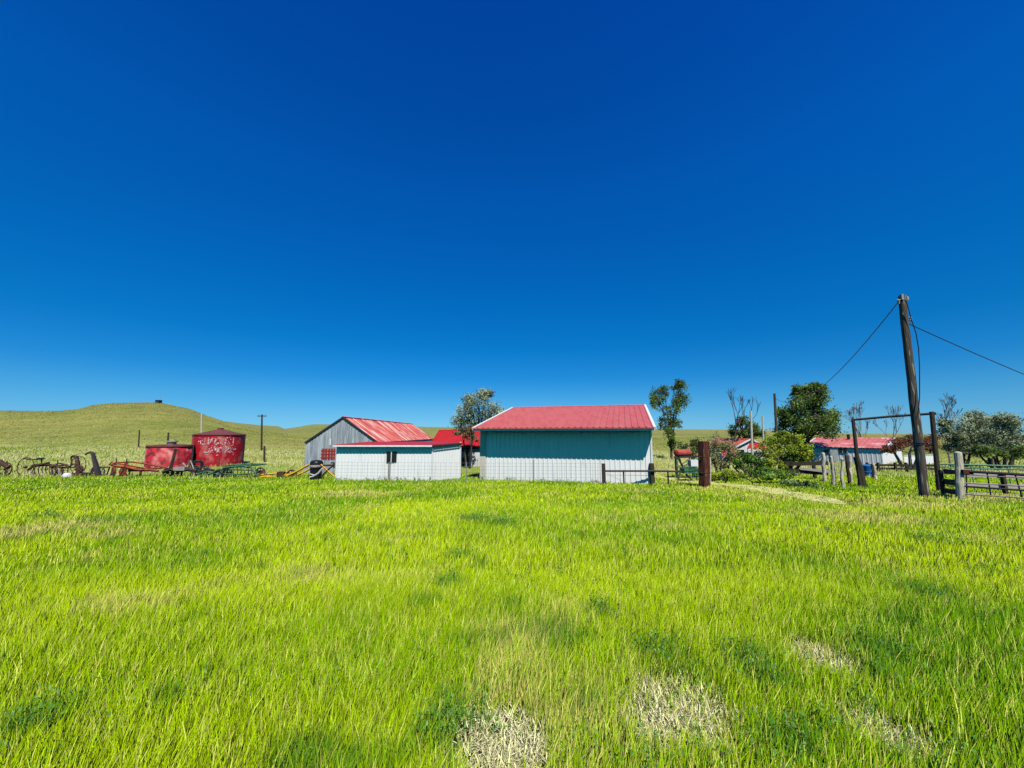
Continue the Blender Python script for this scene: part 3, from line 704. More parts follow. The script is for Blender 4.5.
for x in (52, 55.5, 59, 62):
    mb = MB(); T(mb, [(x-1,467),(x+.3,471),(x-.2,477.5)], .045); mb.build('tine', M['grey_iron'] if x in (59,) else M['rust'], o)
mb = MB(); mb.wheel(at(54, 471, YM)+Vector((0,.5,0)), .38, .035); mb.build('wheel', M['rust'], o)
mb = MB(); T(mb, [(57.3,466),(57.8,460)], .035); mb.build('lever', M['rust'], o)

p = on(66.8, 26.4); mb = MB(); R_ = np.random.RandomState(3)
prof = [(.03,.34),(.12,.33),(.20,.25),(.245,.12),(.24,0),(.22,-.08)]
mb.lathe(p, [(a*1.0, b) for a, b in prof[::-1]], 18)
mb.v = [(x+.03*math.sin(9*x+5*z), y, z+.02*math.sin(11*x)) for x, y, z in mb.v]
solo(mb, 'sack', M['rock'], 'white rounded sack lying in the grass in front of the implements', 'sack', p, smooth=True)

o = root('grain_auger', 'short upright machine with a hooked iron neck and a hanging chain', 'auger', 77)
mb = MB(); T(mb, [(71,457.5),(73.5,455.8),(76,456.5),(77.5,463),(78.5,470),(78.6,477)], [.07,.09,.12,.13,.12,.1]); mb.build('neck', M['rust'], o)
mb = MB(); T(mb, [(71.5,458),(72,463),(71,466)], .04); mb.build('chain', M['rust'], o)
mb = MB(); mb.wheel(at(79.5, 469.5, YM), .24, .07, (.2,1,0), 6); T(mb, [(75.5,470),(80,467)], .06); mb.build('drive_wheel', M['rust'], o)
mb = MB(); mb.box(on(77.5, YM)+Vector((0,.1,.12)), (.7,.5,.3), .2); T(mb, [(74,476),(78,470),(81,477)], .05); mb.build('base', M['rust'], o)
o = root('sickle_mower', 'sickle mower with its thick cutter bar folded up into a hook', 'mower', 95)
mb = MB(); T(mb, [(98.8,477),(97,470),(95,462),(92.8,454),(91,452.3)], [.17,.17,.14,.11,.09]); mb.build('cutter_bar', M['dark_iron'], o)
mb = MB(); T(mb, [(92,453.2),(90,452.3),(87,453.5),(85,455)], [.09,.08,.06,.04]); mb.build('hook', M['dark_iron'], o)
mb = MB(); T(mb, [(90,477),(92.5,468.5),(95,466.5),(97.5,470)], .06); T(mb, [(90.5,474),(98,473)], .05); both(mb, [(91,476),(94,468)], .045); mb.build('frame', M['dark_iron'], o)
mb = MB(); mb.wheel(at(93.5, 472.5, YM)+Vector((0,.4,0)), .33, .045); mb.build('wheel', M['dark_iron'], o)
mb = MB(); p = at(87, 475, YM); mb.box(p, (.35,.3,.22), .3); mb.build('gearbox', M['dark_iron'], o)

o = root('field_digger', 'long faded orange implement with splayed legs and a low beam', 'implement', 128)
mb = MB(); T(mb, [(111,464.5),(118,466.5),(127,467),(138,469.8),(150,470),(158,471)], [.08,.09,.10,.11,.09,.07]); both(mb, [(113,463),(127,465),(148,469)], .05, d=1.1); mb.build('beam', M['orange'], o)
for pts, m_ in (([(115.5,463),(113,469),(110.5,477)], 'rust'), ([(114,464),(115,471),(113.5,477)], 'orange'), ([(127,463),(123,470),(119.5,477)], 'orange'), ([(126,463),(125.5,470),(124,477)], 'orange'), ([(141,470),(140.3,477)], 'rust')):
    mb = MB(); T(mb, pts, .085 if m_ == 'orange' else .07); mb.build('leg', M[m_], o)
for pts in ([(116,465),(116.5,459)], [(126,463),(127,458.5)], [(109,465),(112,462)]):
    mb = MB(); T(mb, pts, .035); mb.build('lever', M['rust'], o)
mb = MB(); mb.wheel(at(117.5, 472.5, YM)+Vector((0,.5,0)), .36, .035); mb.build('wheel', M['rust'], o)
mb = MB(); p = at(135, 470, YM); mb.box(p+Vector((0,.3,0)), (1.1,.5,.22), -.05); mb.build('toolbox', M['rust'], o)

o = root('drawn_grader', 'blue-black wheeled cultivator with a tall bar tilting up before the short tank', 'cultivator', 180)
mb = MB(); T(mb, [(175.8,448.5),(173.4,459),(170.5,469)], [.09,.10,.11]); mb.build('lift_bar', M['rust'], o)
mb = MB(); T(mb, [(163,472),(171,469.5),(180,471),(190,469.5),(197,470.5)], .10); both(mb, [(166,471),(182,469),(196,472)], .07, d=1.3); mb.build('frame', M['dark_iron'], o)
for x, yy in ((165, 473), (175, 473.5), (184, 471.5), (193, 471.5)):
    mb = MB(); mb.wheel(at(x, yy, YM)+Vector((0, .2 if x < 180 else 1.0, 0)), .30, .06); mb.build('wheel', M['dark_iron'], o)
for pts in ([(190.5,460.5),(193,467),(194,471),(194,480)], [(186,467),(183,463)]):
    mb = MB(); T(mb, pts, .045); mb.build('lever', M['grey_iron'], o)
mb = MB(); p = at(181, 468.7, YM); mb.box(p, (.7,.4,.22), .1); mb.build('toolbox', M['grey_iron'], o)

o = root('side_delivery_rake', 'green side-delivery hay rake with an arched bar frame', 'hay rake', 232, 26.2)
Yg = 26.2
mb = MB(); T(mb, [(216,477.5),(219.5,472),(224,468),(232,466.8),(244,466.2),(251,467.5),(255,472),(257,477.5)], .07, Yg)
both(mb, [(222,466),(234,465.2),(251,465.5)], .05, Yg, 1.2); mb.build('frame', M['green_paint'], o)
mb = MB(); T(mb, [(217,473.5),(232,474.5),(255,473.5)], .05, Yg); T(mb, [(222,470.5),(252,471.5)], .05, Yg, dy=.7); mb.build('reel_bar', M['green_paint'], o)
for k in range(9):
    x = 222+k*3.7; mb = MB(); T(mb, [(x,467),(x+.8,471.5),(x-.5,477)], .03, Yg, 4, .35); mb.build('tine', M['green_paint'] if k % 3 else M['dark_iron'], o)
mb = MB(); T(mb, [(197,474),(208,471.5),(219,474.5)], .06, Yg); T(mb, [(199,477),(210,474),(220,469)], .06, Yg); mb.build('drawbar', M['green_paint'], o)
for x, dy in ((218.5, 0), (212, 1.4)):
    mb = MB(); mb.wheel(at(x, 475.3, Yg)+Vector((0, dy, 0)), .30, .09, (.1,1,0), 6); mb.build('wheel', M['black_plastic'], o)
mb = MB(); mb.wheel(at(251.5, 474, Yg)+Vector((0,.9,0)), .32, .05); mb.build('wheel', M['dark_iron'], o)

o = root('yellow_plough', 'faded yellow drag implement lying low with a raised drawbar', 'plough', 280, 26.5)
Yy = 26.5
mb = MB(); T(mb, [(258,477.5),(266,476.5),(274,477.5),(285,475.5)], [.07,.10,.10,.07], Yy); both(mb, [(260,475),(276,473.5),(284,475)], .06, Yy, 1.0); T(mb, [(278,473),(283,473),(284,477)], .07, Yy); mb.build('frame', M['yellow'], o)
mb = MB(); T(mb, [(286,476.5),(296,472),(304,467.5),(309,464.8)], .08, Yy); T(mb, [(289,478),(299,473.5),(309,468)], .07, Yy, dy=.5); mb.build('drawbar', M['yellow'], o)
mb = MB(); mb.wheel(at(260.5, 475, Yy), .28, .06); mb.build('wheel', M['rust'], o)
mb = MB(); mb.wheel(at(289, 475.5, Yy)+Vector((0,.3,0)), .32, .06); mb.build('wheel', M['rust'], o)
mb = MB(); p = at(281, 474, Yy); mb.box(p, (.45,.35,.3), .3); mb.build('gearbox', M['rust'], o)

o = root('hay_frame', 'brown and yellow crossed scrap bars leaning beside the lean-to', 'scrap frame', 329, 25, None)
for pts, m_ in (([(322,476),(330,468),(334.5,464.5)], 'rust'), ([(321,464.5),(328,471),(334,476.5)], 'yellow'), ([(323,465.5),(334,465)], 'rust'), ([(331,463),(334,462.5),(334,468)], 'dark_iron')):
    mb = MB(); T(mb, pts, .06, 25); mb.build('bar', M[m_], o)

p = on(315.5, 25.2); o = thing('water_drum', 'black plastic drum with a domed lid in front of the grey barn', 'drum', p)
s_ = 25.2/F; rr = 6.0*s_; zt_ = at(315, 460, 25.2).z-p.z
mb = MB(); mb.lathe(p, [(rr*.80, -.05), (rr*.85, .05), (rr*.9, zt_*.45), (rr*.94, zt_*.62), (rr, zt_*.64)], 32); bd = mb.build('body', M['black_plastic'], o, True)
mb = MB(); mb.lathe(p, [(rr*1.0, zt_*.64), (rr*1.05, zt_*.66), (rr*1.05, zt_*.74), (rr*1.0, zt_*.76)], 32); mb.build('band', M['grey_iron'], bd)
mb = MB(); mb.lathe(p, [(rr*1.0, zt_*.76), (rr*.98, zt_*.88), (rr*.8, zt_*.97), (rr*.3, zt_), (.01, zt_)], 32); mb.build('lid', M['black_plastic'], o, True)
mb = MB(); T(mb, [(309.5,477.5),(313,476.5),(318,473.5),(321.5,469.5),(323,468)], .055, 24.6); T(mb, [(310,474),(316,475.5),(320,472)], .035, 24.6)
solo(mb, 'hose', M['hose'], 'white hose looped over the grass before the black drum', 'hose', on(314, 24.6))

# ------------------------------------------------------------------ hill things
def hill_y(px, py):
    """distance at which the hillside shows at that pixel"""
    for Y in np.arange(60, 330, 1.0):
        q = at(px, py, Y)
        if q.z <= gz(q.x, Y): return Y
    return 205.0
def crest(px):
    return max(np.arange(120, 260, 1.0), key=lambda Y: (gz((px-512)/F*Y*CT, Y)-EYE)/Y)
Yh = float(crest(158.5)); p = on(158.5, Yh); p.z -= .3
hut = thing('hilltop_hut', 'tiny dark hut standing on the crest of the hill', 'hut', p)
zt_ = p.z+.3+1.25
mb = MB(); mb.box((p.x, p.y, (p.z+zt_)/2), (1.9, 1.8, zt_-p.z)); mb.build('wall', M['wood_dark'], hut)
mb = MB(); mb.box((p.x, p.y, zt_+.12), (2.2, 2.1, .2)); mb.build('roof', M['dark'], hut)
mb = MB(); mb.tube([(p.x+.5, p.y, zt_+.2), (p.x+.5, p.y, zt_+2.6)], .07, 5); mb.build('mast', M['grey_iron'], hut)
def postpx(name, label, cat, px, y0, y1, Y, r, m_, group=None, lean=0, arm=None):
    q = on(px, Y); top_ = at(px+lean, y0, Y); bot = at(px, y1, Y); zb = min(bot.z, gz(q.x, Y))-.1
    base = Vector((bot.x, Y, zb))
    if arm is None:
        mb = MB(); mb.tube([base, top_], [r, r*.8], 8); return solo(mb, name, m_, label, cat, base, group)
    o = thing(name, label, cat, base, group)
    mb = MB(); mb.tube([base, top_], [r, r*.75], 8); mb.build('shaft', m_, o)
    mb = MB(); mb.beam(top_+Vector((-arm, 0, -.25)), top_+Vector((arm, 0, -.25)), .14, .14); ar = mb.build('cross_arm', m_, o)
    for k in (-.9, .9):
        mb = MB(); mb.tube([top_+Vector((arm*k, 0, -.2)), top_+Vector((arm*k, 0, .1))], .07, 6); mb.build('insulator', M['ins'], ar)
    return o
postpx('power_pole', 'pale pole on the hillside behind the cone-roofed tank', 'pole', 201.5, 413.5, 440, 75, .16, M['wood_pale'], None)
postpx('power_pole', 'brown pole with a short cross arm on the slope right of the red tanks', 'pole', 261.5, 414.5, 452, 62, .15, M['wood_dark'], None, .5, .7)
postpx('fence_post', 'single dark fence post in dry grass right of the cone-roofed tank', 'fence post', 264.5, 446, 461, 40, .11, M['wood_dark'], None)
postpx('fence_post', 'lone thin post on the open hillside above the orange implement', 'fence post', 139.5, 430, 439, 62, .10, M['wood_dark'], None)
postpx('fence_post', 'short stub post on the hillside above the short red tank', 'fence post', 168.5, 432.5, 436, 70, .15, M['wood_dark'], None)

# ------------------------------------------------------------------ fences in the middle
Yf = 21.3
wf = thing('wire_fence', 'thin woven wire fence in front of the white sheds', 'fence', on(470, Yf))
p0, p1 = on(336, 22.4), on(604, Yf)
mb = MB(); NH = 6
for k in range(NH):
    z = .18+.19*k; mb.tube([p0+up*z, p0.lerp(p1, .5)+up*(z-.01), p1+up*z], .0045, 4)
n = int((p1-p0).length/.30)
for i in range(n+1):
    q = p0.lerp(p1, i/n); mb.tube([q+up*.1, q+up*(.18+.19*(NH-1))], .004, 4)
mb.build('mesh_wire', M['wire'], wf)
for px, hgt in ((389.5, 1.2), (466, 1.15), (533.3, 1.32)):
    t_ = (px-336)/(604-336); q = p0.lerp(p1, t_); q.x = on(px, q.y).x; mb = MB(); mb.beam(q+up*-.2, q+up*hgt, .045, .03); mb.build('steel_post', M['rust'] if px > 500 else M['wire'], wf)
pf = thing('rail_fence', 'short dark rail fence at the right end of the big white shed', 'fence', on(630, Yf))
mb = MB(); mb.tube([at(604, 471, Yf), at(652, 471, Yf-.2), at(679, 471.5, Yf-.3)], .05, 8); mb.build('rail', M['dark_iron'], pf)
for px, y0, w, m_ in ((604, 463.5, .17, 'wood_dark'), (652.5, 463.2, .20, 'wood_dark')):
    q = on(px, Yf-.02); t_ = at(px, y0, Yf); mb = MB(); mb.beam(q+up*-.2, (q.x, q.y, t_.z), w, w); mb.build('post', M[m_], pf)
for px in (624, 668.5):
    q = on(px, Yf); t_ = at(px, 470, Yf); mb = MB(); mb.beam(q+up*-.2, (q.x, q.y, t_.z), .07, .05); mb.build('stake', M['dark_iron'], pf)
mb = MB(); mb.tube([at(606, 473, Yf), at(622, 481, Yf)], .008, 4); mb.tube([at(604, 475, Yf), at(652, 475.5, Yf), at(672, 476, Yf)], .008, 4); mb.build('wire', M['wire'], pf)

# big rust-red gate post
Yp = 20.0; q = on(704, Yp); zt_ = at(703, 441.2, Yp).z
gp = thing('gate_post', 'thick rust-brown timber post standing alone by the dirt track', 'post', q)
mb = MB(); rz = math.radians(28)
c0 = Vector((q.x+.02, q.y, 0)); c1_ = Vector((at(701.5, 441.2, Yp).x+.1, q.y, 0))
def sect(c, z, s): return [Vector((c.x, c.y, z))+Matrix.Rotation(rz, 3, 'Z') @ Vector((a*s, b_*s*.8, 0)) for a, b_ in ((-.5,-.42),(-.42,-.5),(.42,-.5),(.5,-.42),(.5,.42),(.42,.5),(-.42,.5),(-.5,.42))]
zs = [q.z-.2, q.z+.5, q.z+1.1, q.z+1.7, zt_-.02, zt_]
rnd = random.Random(4); V_ = []
for i, z in enumerate(zs):
    t_ = (z-zs[0])/(zs[-1]-zs[0]); V_ += [p_+Vector((rnd.uniform(-.012,.012), rnd.uniform(-.012,.012), 0)) for p_ in sect(c0.lerp(c1_, t_), z, (.46 if i < 5 else .42))]
mb.add(V_, [(i*8+k, i*8+(k+1) % 8, i*8+8+(k+1) % 8, i*8+8+k) for i in range(5) for k in range(8)]+[tuple(range(40, 48))]); mb.build('timber', M['tie'], gp)
mb = MB(); mb.tube([at(710, 457, Yp), at(710.5, 470, Yp), at(710.3, 484, Yp)], .045, 6); mb.build('side_pole', M['wood_pale'], gp)
mb = MB()
for z in (q.z+.75, q.z+1.55): 
    s_ = sect(c0.lerp(c1_, .4), z, .50); mb.tube(s_+[s_[0]], .012, 4)
mb.build('wire_wrap', M['rust'], gp)

# elevated fuel tank behind it
Yt = 24.5; ft = thing('fuel_tank', 'sun-faded red fuel barrel lying on a dark steel stand', 'fuel tank', on(683, Yt))
p0 = at(676.5, 453, Yt); p1 = at(689, 452.6, Yt+.6); d = (p1-p0).normalized(); rr = .22
mb = MB(); mb.tube([p0-d*.04, p0-d*.02, p0, p1-d*.05, p1+d*.02, p1+d*.05], [rr*.6, rr*.9, rr, rr, rr*.9, rr*.5], 20); mb.build('barrel', M['pink_tank'], ft, True)
mb = MB(); mb.beam(at(674, 457.3, Yt), at(700, 456.3, Yt), .12, .12); mb.beam(at(675, 457.3, Yt+.7), at(700, 456.3, Yt+.7), .12, .12); mb.build('stand_beam', M['dark_iron'], ft)
for x, dy in ((676.5, 0), (680, .7), (694, 0), (697, .7)):
    s0 = at(x, 457.5, Yt)+Vector((0, dy, 0)); mb = MB(); mb.beam(s0, (s0.x, s0.y, gz(s0.x, s0.y)-.1), .09); mb.build('leg', M['green_paint'], ft)
mb = MB(); mb.beam(at(677, 473, Yt), at(694, 458, Yt), .05); mb.beam(at(677, 467.5, Yt), at(697, 467, Yt), .06); mb.build('brace', M['green_paint'], ft)
pg = thing('pump_box', 'white metal box on a low green pump frame behind the timber post', 'pump', on(694, 23.2))
mb = MB(); p_ = at(693.5, 463, 23.2); mb.box(p_, (.52, .35, .36), .1); mb.build('box', M['trim'], pg)
mb = MB(); p_ = at(689, 470.5, 23.2); mb.box(p_, (.9, .5, .28), .15); mb.tube([at(681, 472, 23.2), at(688, 469, 23.2), at(700, 469, 23.2)], .07, 6); mb.tube([at(686, 474, 23.2), at(692, 480, 23.2)], .05, 6); mb.tube([at(680, 470, 23.2), at(679, 481, 23.2)], .04, 6); mb.tube([at(697, 472, 23.2), at(697, 481, 23.2)], .04, 6); mb.build('pump_frame', M['green_paint'], pg)
fg = thing('wire_gate', 'sagging pipe-and-wire gate between the rail fence and the timber post', 'gate', on(688, 20.6))
mb = MB()
for y in (471.5, 477): mb.tube([at(678, y, 20.9), at(699, y-.4, 20.3)], .022, 6)
for x in (678, 699): mb.tube([at(x, 470, 20.6), on(x, 20.6)+up*.05], .025, 6)
mb.build('frame', M['dark_iron'], fg)
mb = MB(); mb.tube([at(679, 472, 20.85), at(691, 484, 20.5)], .018, 5); mb.build('brace', M['dark_iron'], fg)

# ------------------------------------------------------------------ overhead gate frame
Yl, Yr = 19.4, 17.4
gf = thing('overhead_gate', 'tall dark overhead gate frame made of two posts and a crossbar', 'gate', on(880, 18.8))
bl, tl = on(860.5, Yl), at(853, 420, Yl); brr, tr = on(939.5, Yr), at(932, 413.5, Yr)
mb = MB(); mb.tube([bl+up*-.2, bl.lerp(tl, .5), tl+up*.05], [.085,.08,.07], 10); mb.build('post', M['wood_dark'], gf)
mb = MB(); mb.tube([brr+up*-.2, brr.lerp(tr, .5), tr+up*.08], [.10,.09,.085], 10); mb.build('post', M['wood_dark'], gf)
mb = MB(); mb.tube([tl+Vector((-.05, .03, 0)), tl.lerp(tr, .5)+up*.02, tr+Vector((.08, -.1, 0))], .055, 8); mb.build('crossbar', M['wood_dark'], gf)
mb = MB(); mb.tube([bl+Vector((.17,.03,-.2)), bl+Vector((.08,.02,1.0)), bl+Vector((-.04,0,1.5))], [.16,.15,.12], 10); mb.build('stub_post', M['wood_dark'], gf)
# crooked old posts
G = 'crooked old fence posts left of the gate frame'
def crooked(px0, y0, px1, y1, Y, r, m_, label, seed):
    b_ = on(px1, Y); b_.z -= .15; t_ = at(px0, y0, Y); rnd = random.Random(seed); pts = []; rs = []
    for i in range(6):
        k = i/5; pts.append(b_.lerp(t_, k)+Vector((rnd.uniform(-.03,.03), rnd.uniform(-.03,.03), 0))*(i not in (0, 5))); rs.append(.82*r*(1.08-.25*k)*rnd.uniform(.92, 1.08))
    pts.append(pts[-1]+Vector((.02, 0, .05))); rs.append(r*.45)
    mb = MB(); mb.tube(pts, rs, 9); solo(mb, 'fence_post', m_, label, 'fence post', b_, G)
crooked(823, 453.5, 825, 480, 22.5, .12, M['wood_pale'], 'pale grey post, first of the crooked posts from the bushes', 1)
crooked(831.5, 457, 834.5, 487, 20.5, .12, M['wood_pale'], 'tan post with a bowed top, second of the crooked posts', 2)
crooked(842, 459, 843, 489, 19.2, .09, M['wood_pale'], 'slim straight grey post in the middle of the crooked posts', 3)
crooked(846, 455.5, 850, 486, 21.0, .10, M['wood_dark'], 'dark leaning post pressed against a pale one', 4)
crooked(850, 455.5, 850.5, 482, 21.8, .11, M['wood_pale'], 'pale post standing right behind the dark leaning one', 5)
crooked(873.5, 464.5, 876, 479, 24, .10, M['wood_pale'], 'small pale post beside the blue trough', 6)
crooked(872, 464.5, 873.5, 477, 25, .09, M['wood_dark'], 'small dark post just behind the pale one by the blue trough', 7)
pk = thing('plank_fence', 'two dark heavy planks running into the bushes behind the crooked posts', 'fence', on(806, 24))
for y0, y1, h_ in ((464, 463, .24), (470.5, 473, .26)):
    mb = MB(); mb.beam(at(786, y0, 24.6), at(828, y1, 23.6), .07, h_); mb.build('plank', M['wood_dark'], pk)
mb = MB(); mb.beam(at(800, 468.5, 24.2), at(846, 473.5, 23), .06, .14); mb.build('plank', M['plank_pink'], pk)
for x in (792, 815): mb = MB(); s0 = on(x, 24.6); mb.beam(s0+up*-.1, s0+up*1.1, .14); mb.build('post', M['wood_dark'], pk)
# blue trough
Yb = 26; p = on(866.5, Yb); w_ = 9.5*Yb/F; zt_ = at(866, 464.5, Yb).z-p.z
bt = thing('water_trough', 'bright blue plastic water trough behind the gate frame', 'trough', p)
mb = MB(); mb.lathe(p, [(w_*.36, -.05), (w_*.40, .0), (w_*.45, zt_*.85), (w_*.47, zt_*.87), (w_*.47, zt_*.97), (w_*.42, zt_), (w_*.38, zt_*.5)], 28); mb.build('tub', M['blue_plastic'], bt, True)
mb = MB(); mb.lathe(p, [(w_*.405, zt_*.4), (w_*.435, zt_*.41), (w_*.44, zt_*.46), (w_*.42, zt_*.47)], 28); mb.build('rib', M['blue_plastic'], bt, True)
yf = thing('yard_fence', 'low dark rail fence in the yard beyond the blue trough', 'fence', on(890, 32))
for y in (465.0, 468.5):
    mb = MB(); mb.beam(at(866, y, 33), at(936, y+.5, 31), .08, .16); mb.build('rail', M['wood_dark'], yf)
for x in (868, 879, 896, 907, 921): s0 = on(x, 32); mb = MB(); mb.beam(s0+up*-.1, (s0.x, s0.y, at(x, 462.5, 32).z), .14); mb.build('post', M['wood_dark'], yf)

# ------------------------------------------------------------------ utility pole and wires
Yu = 15.0
b_, t_ = on(924.5, Yu), at(901.8, 296, Yu)
up_ = thing('utility_pole', 'tall weathered wooden utility pole leaning beside the gate frame', 'utility pole', b_)
mb = MB(); pts = []; rs = []; rnd = random.Random(2)
for i in range(15): k = i/14; pts.append((b_+up*-.3).lerp(t_, k)+Vector((rnd.uniform(-.012,.012), rnd.uniform(-.012,.012), 0))); rs.append(.150-.030*k)
mb.tube(pts, rs, 14); shaft = mb.build('shaft', M['pole_wood'], up_, False)
mb = MB(); c_ = b_.lerp(t_, .26); mb.ring(c_, .155, .016, (.1,.05,1), 20); mb.ring(c_+up*-.05, .158, .014, (-.1,.1,1), 20); mb.build('wire_wrap', M['cable'], shaft)
mb = MB(); mb.box(t_+Vector((-.1,-.09,-.08)), (.09,.09,.22)); mb.box(t_+Vector((.1,-.09,-.14)), (.07,.08,.16)); mb.tube([t_+Vector((-.14,-.08,-.18)), t_+Vector((-.24,-.1,-.2)), t_+Vector((-.25,-.1,-.36))], .02, 5); mb.build('bracket', M['grey_iron'], shaft)
for k, (dx, dz) in enumerate(((-.22, -.24), (.17, -.98))):
    mb = MB(); q = t_+Vector((dx, -.05, dz)); mb.lathe(q, [(.02,-.09),(.05,-.06),(.035,0),(.05,.05),(.02,.09)], 10); mb.build('insulator', M['ins'], up_)
mb = MB()
T(mb, [(905.5,300),(907.2,304),(911.5,320),(916,333),(918.5,348),(919.5,365),(919.6,397),(918.2,412),(916,420)], .016, Yu-.25, 6); mb.build('drop_cable', M['cable'], up_)
def sagwire(p0, p1, sag, r, label, n=60):
    mb = MB(); pts = [p0.lerp(p1, i/n)-up*(4*sag*(i/n)*(1-i/n)) for i in range(n+1)]
    mb.tube(pts, r, 6); return solo(mb, 'power_line', M['cable'], label, 'cable', p0)
PW0 = at(897.5, 303, Yu)-Vector((0, .0, 0)); PW1 = at(775, 398, 56)
sagwire(PW0, PW1, 2.0, .02, 'black cable sagging from the pole top left towards the dense green tree')
sagwire(at(909, 324, Yu), at(1100, 404, 23), .12, .018, 'black cable running from the pole down to the right edge')
# distant poles by the house
postpx('power_pole', 'tall grey pole standing against the dense green tree', 'pole', 777, 393.5, 450, 56, .20, M['bark'], None, -2.5)
postpx('power_pole', 'shorter tan pole rising in front of the cottage roof', 'pole', 751.5, 411, 450, 48, .15, M['wood_pale'], None, -.8)
postpx('power_pole', 'thin whitish pole just right of the tan pole', 'pole', 762.5, 416, 446, 50, .12, M['wood_pale'], None)

# ------------------------------------------------------------------ corral on the right edge
Yc = 14.6
q = on(961, Yc); t_ = at(957.8, 452.5, Yc)
cp = thing('gate_post', 'stout pale wooden post with a dark left side at the corral gate', 'post', q)
mb = MB(); mb.tube([q+up*-.2, q.lerp(t_, .35)+Vector((-.02,0,0)), q.lerp(t_, .7)+Vector((.02,0,0)), t_, t_+up*.03], [.13,.12,.115,.11,.06], 11); mb.build('timber', M['wood_pale'], cp)
mb = MB(); s0 = q.lerp(t_, .60); mb.beam(s0+Vector((-.05,-.14,0)), s0+Vector((.28,-.17,-.02)), .10, .16); mb.build('hinge_block', M['tie'], cp)
cg = thing('pipe_gate', 'dark pipe corral gate with several rails at the right edge', 'gate', on(995, 13.6))
for y0, y1, r in ((471.2, 475.5, .048), (486.3, 491.5, .032)):
    mb = MB(); mb.tube([at(964.5, y0, 14.5), at(1060, y1+1.5, 12.9)], r, 8); mb.build('rail', M['dark_iron'], cg)
for y0, y1, r in ((474.6, 478.5, .018), (483.2, 486.5, .02), (494, 499, .022)):
    mb = MB(); mb.tube([at(964.5, y0, 14.5), at(1060, y1+1.5, 12.9)], r, 8); mb.build('rail', M['grey_iron'], cg)
for x0, x1 in ((966, 967), (987, 991), (1015, 1022), (1050, 1056)):
    k = (x0-964.5)/95.5; Yk = 14.5-1.6*k; mb = MB(); mb.tube([at(x0, 472+4*k, Yk), at(x1, 495+5*k, Yk)], .020, 6); mb.build('upright', M['dark_iron'], cg)
cl = thing('board_fence', 'three short dark boards between the gate frame and the pale post', 'fence', on(948, 15.6))
for y0, y1, h_ in ((471, 472.5, .17), (481.5, 483, .22), (490.5, 492.5, .19)):
    mb = MB(); mb.beam(at(944, y0, 16.0), at(958, y1, 14.8), .05, h_); mb.build('board', M['wood_dark'], cl)
mb = MB(); mb.tube([at(936, 473.5, 17.2), at(958, 474, 14.9)], .022, 6); mb.tube([at(941, 485.5, 16.8), at(958, 486.5, 14.9)], .022, 6); mb.build('rail', M['grey_iron'], cl)
mb = MB(); s0 = on(944, 16); mb.beam(s0+up*-.1, (s0.x, s0.y, at(944, 470, 16).z), .10); mb.build('post', M['wood_dark'], cl)
gg = thing('corral_panel', 'light green pipe corral panel behind the dark gate', 'corral panel', on(990, 18))
for y, r in ((465.5, .04), (468.8, .03)):
    mb = MB(); mb.tube([at(938, y-1.5, 20), at(1075, y+2.4, 16.5)], r, 8); mb.build('rail', M['green_pipe'], gg)
for x in (975, 1012, 1050): s0 = on(x, 18.2); mb = MB(); mb.tube([s0+up*-.1, Vector((s0.x, s0.y, at(x, 466.5, 18.2).z))], .03, 8); mb.build('upright', M['green_pipe'], gg)
pl = thing('plank_fence', 'pale bleached plank fence seen through the corral gate', 'fence', on(1000, 17))
for y, h_ in ((475.5, .17), (485.5, .18), (495.5, .20)):
    mb = MB(); mb.beam(at(964, y-1, 16.6), at(1080, y+3.2, 15.4), .04, h_); mb.build('plank', M['plank_pink'], pl)
for x in (1006, 1048): s0 = on(x, 16.1); mb = MB(); mb.beam(s0+up*-.1, (s0.x, s0.y, at(x, 473, 16.1).z), .12); mb.build('post', M['wood_dark'], pl)

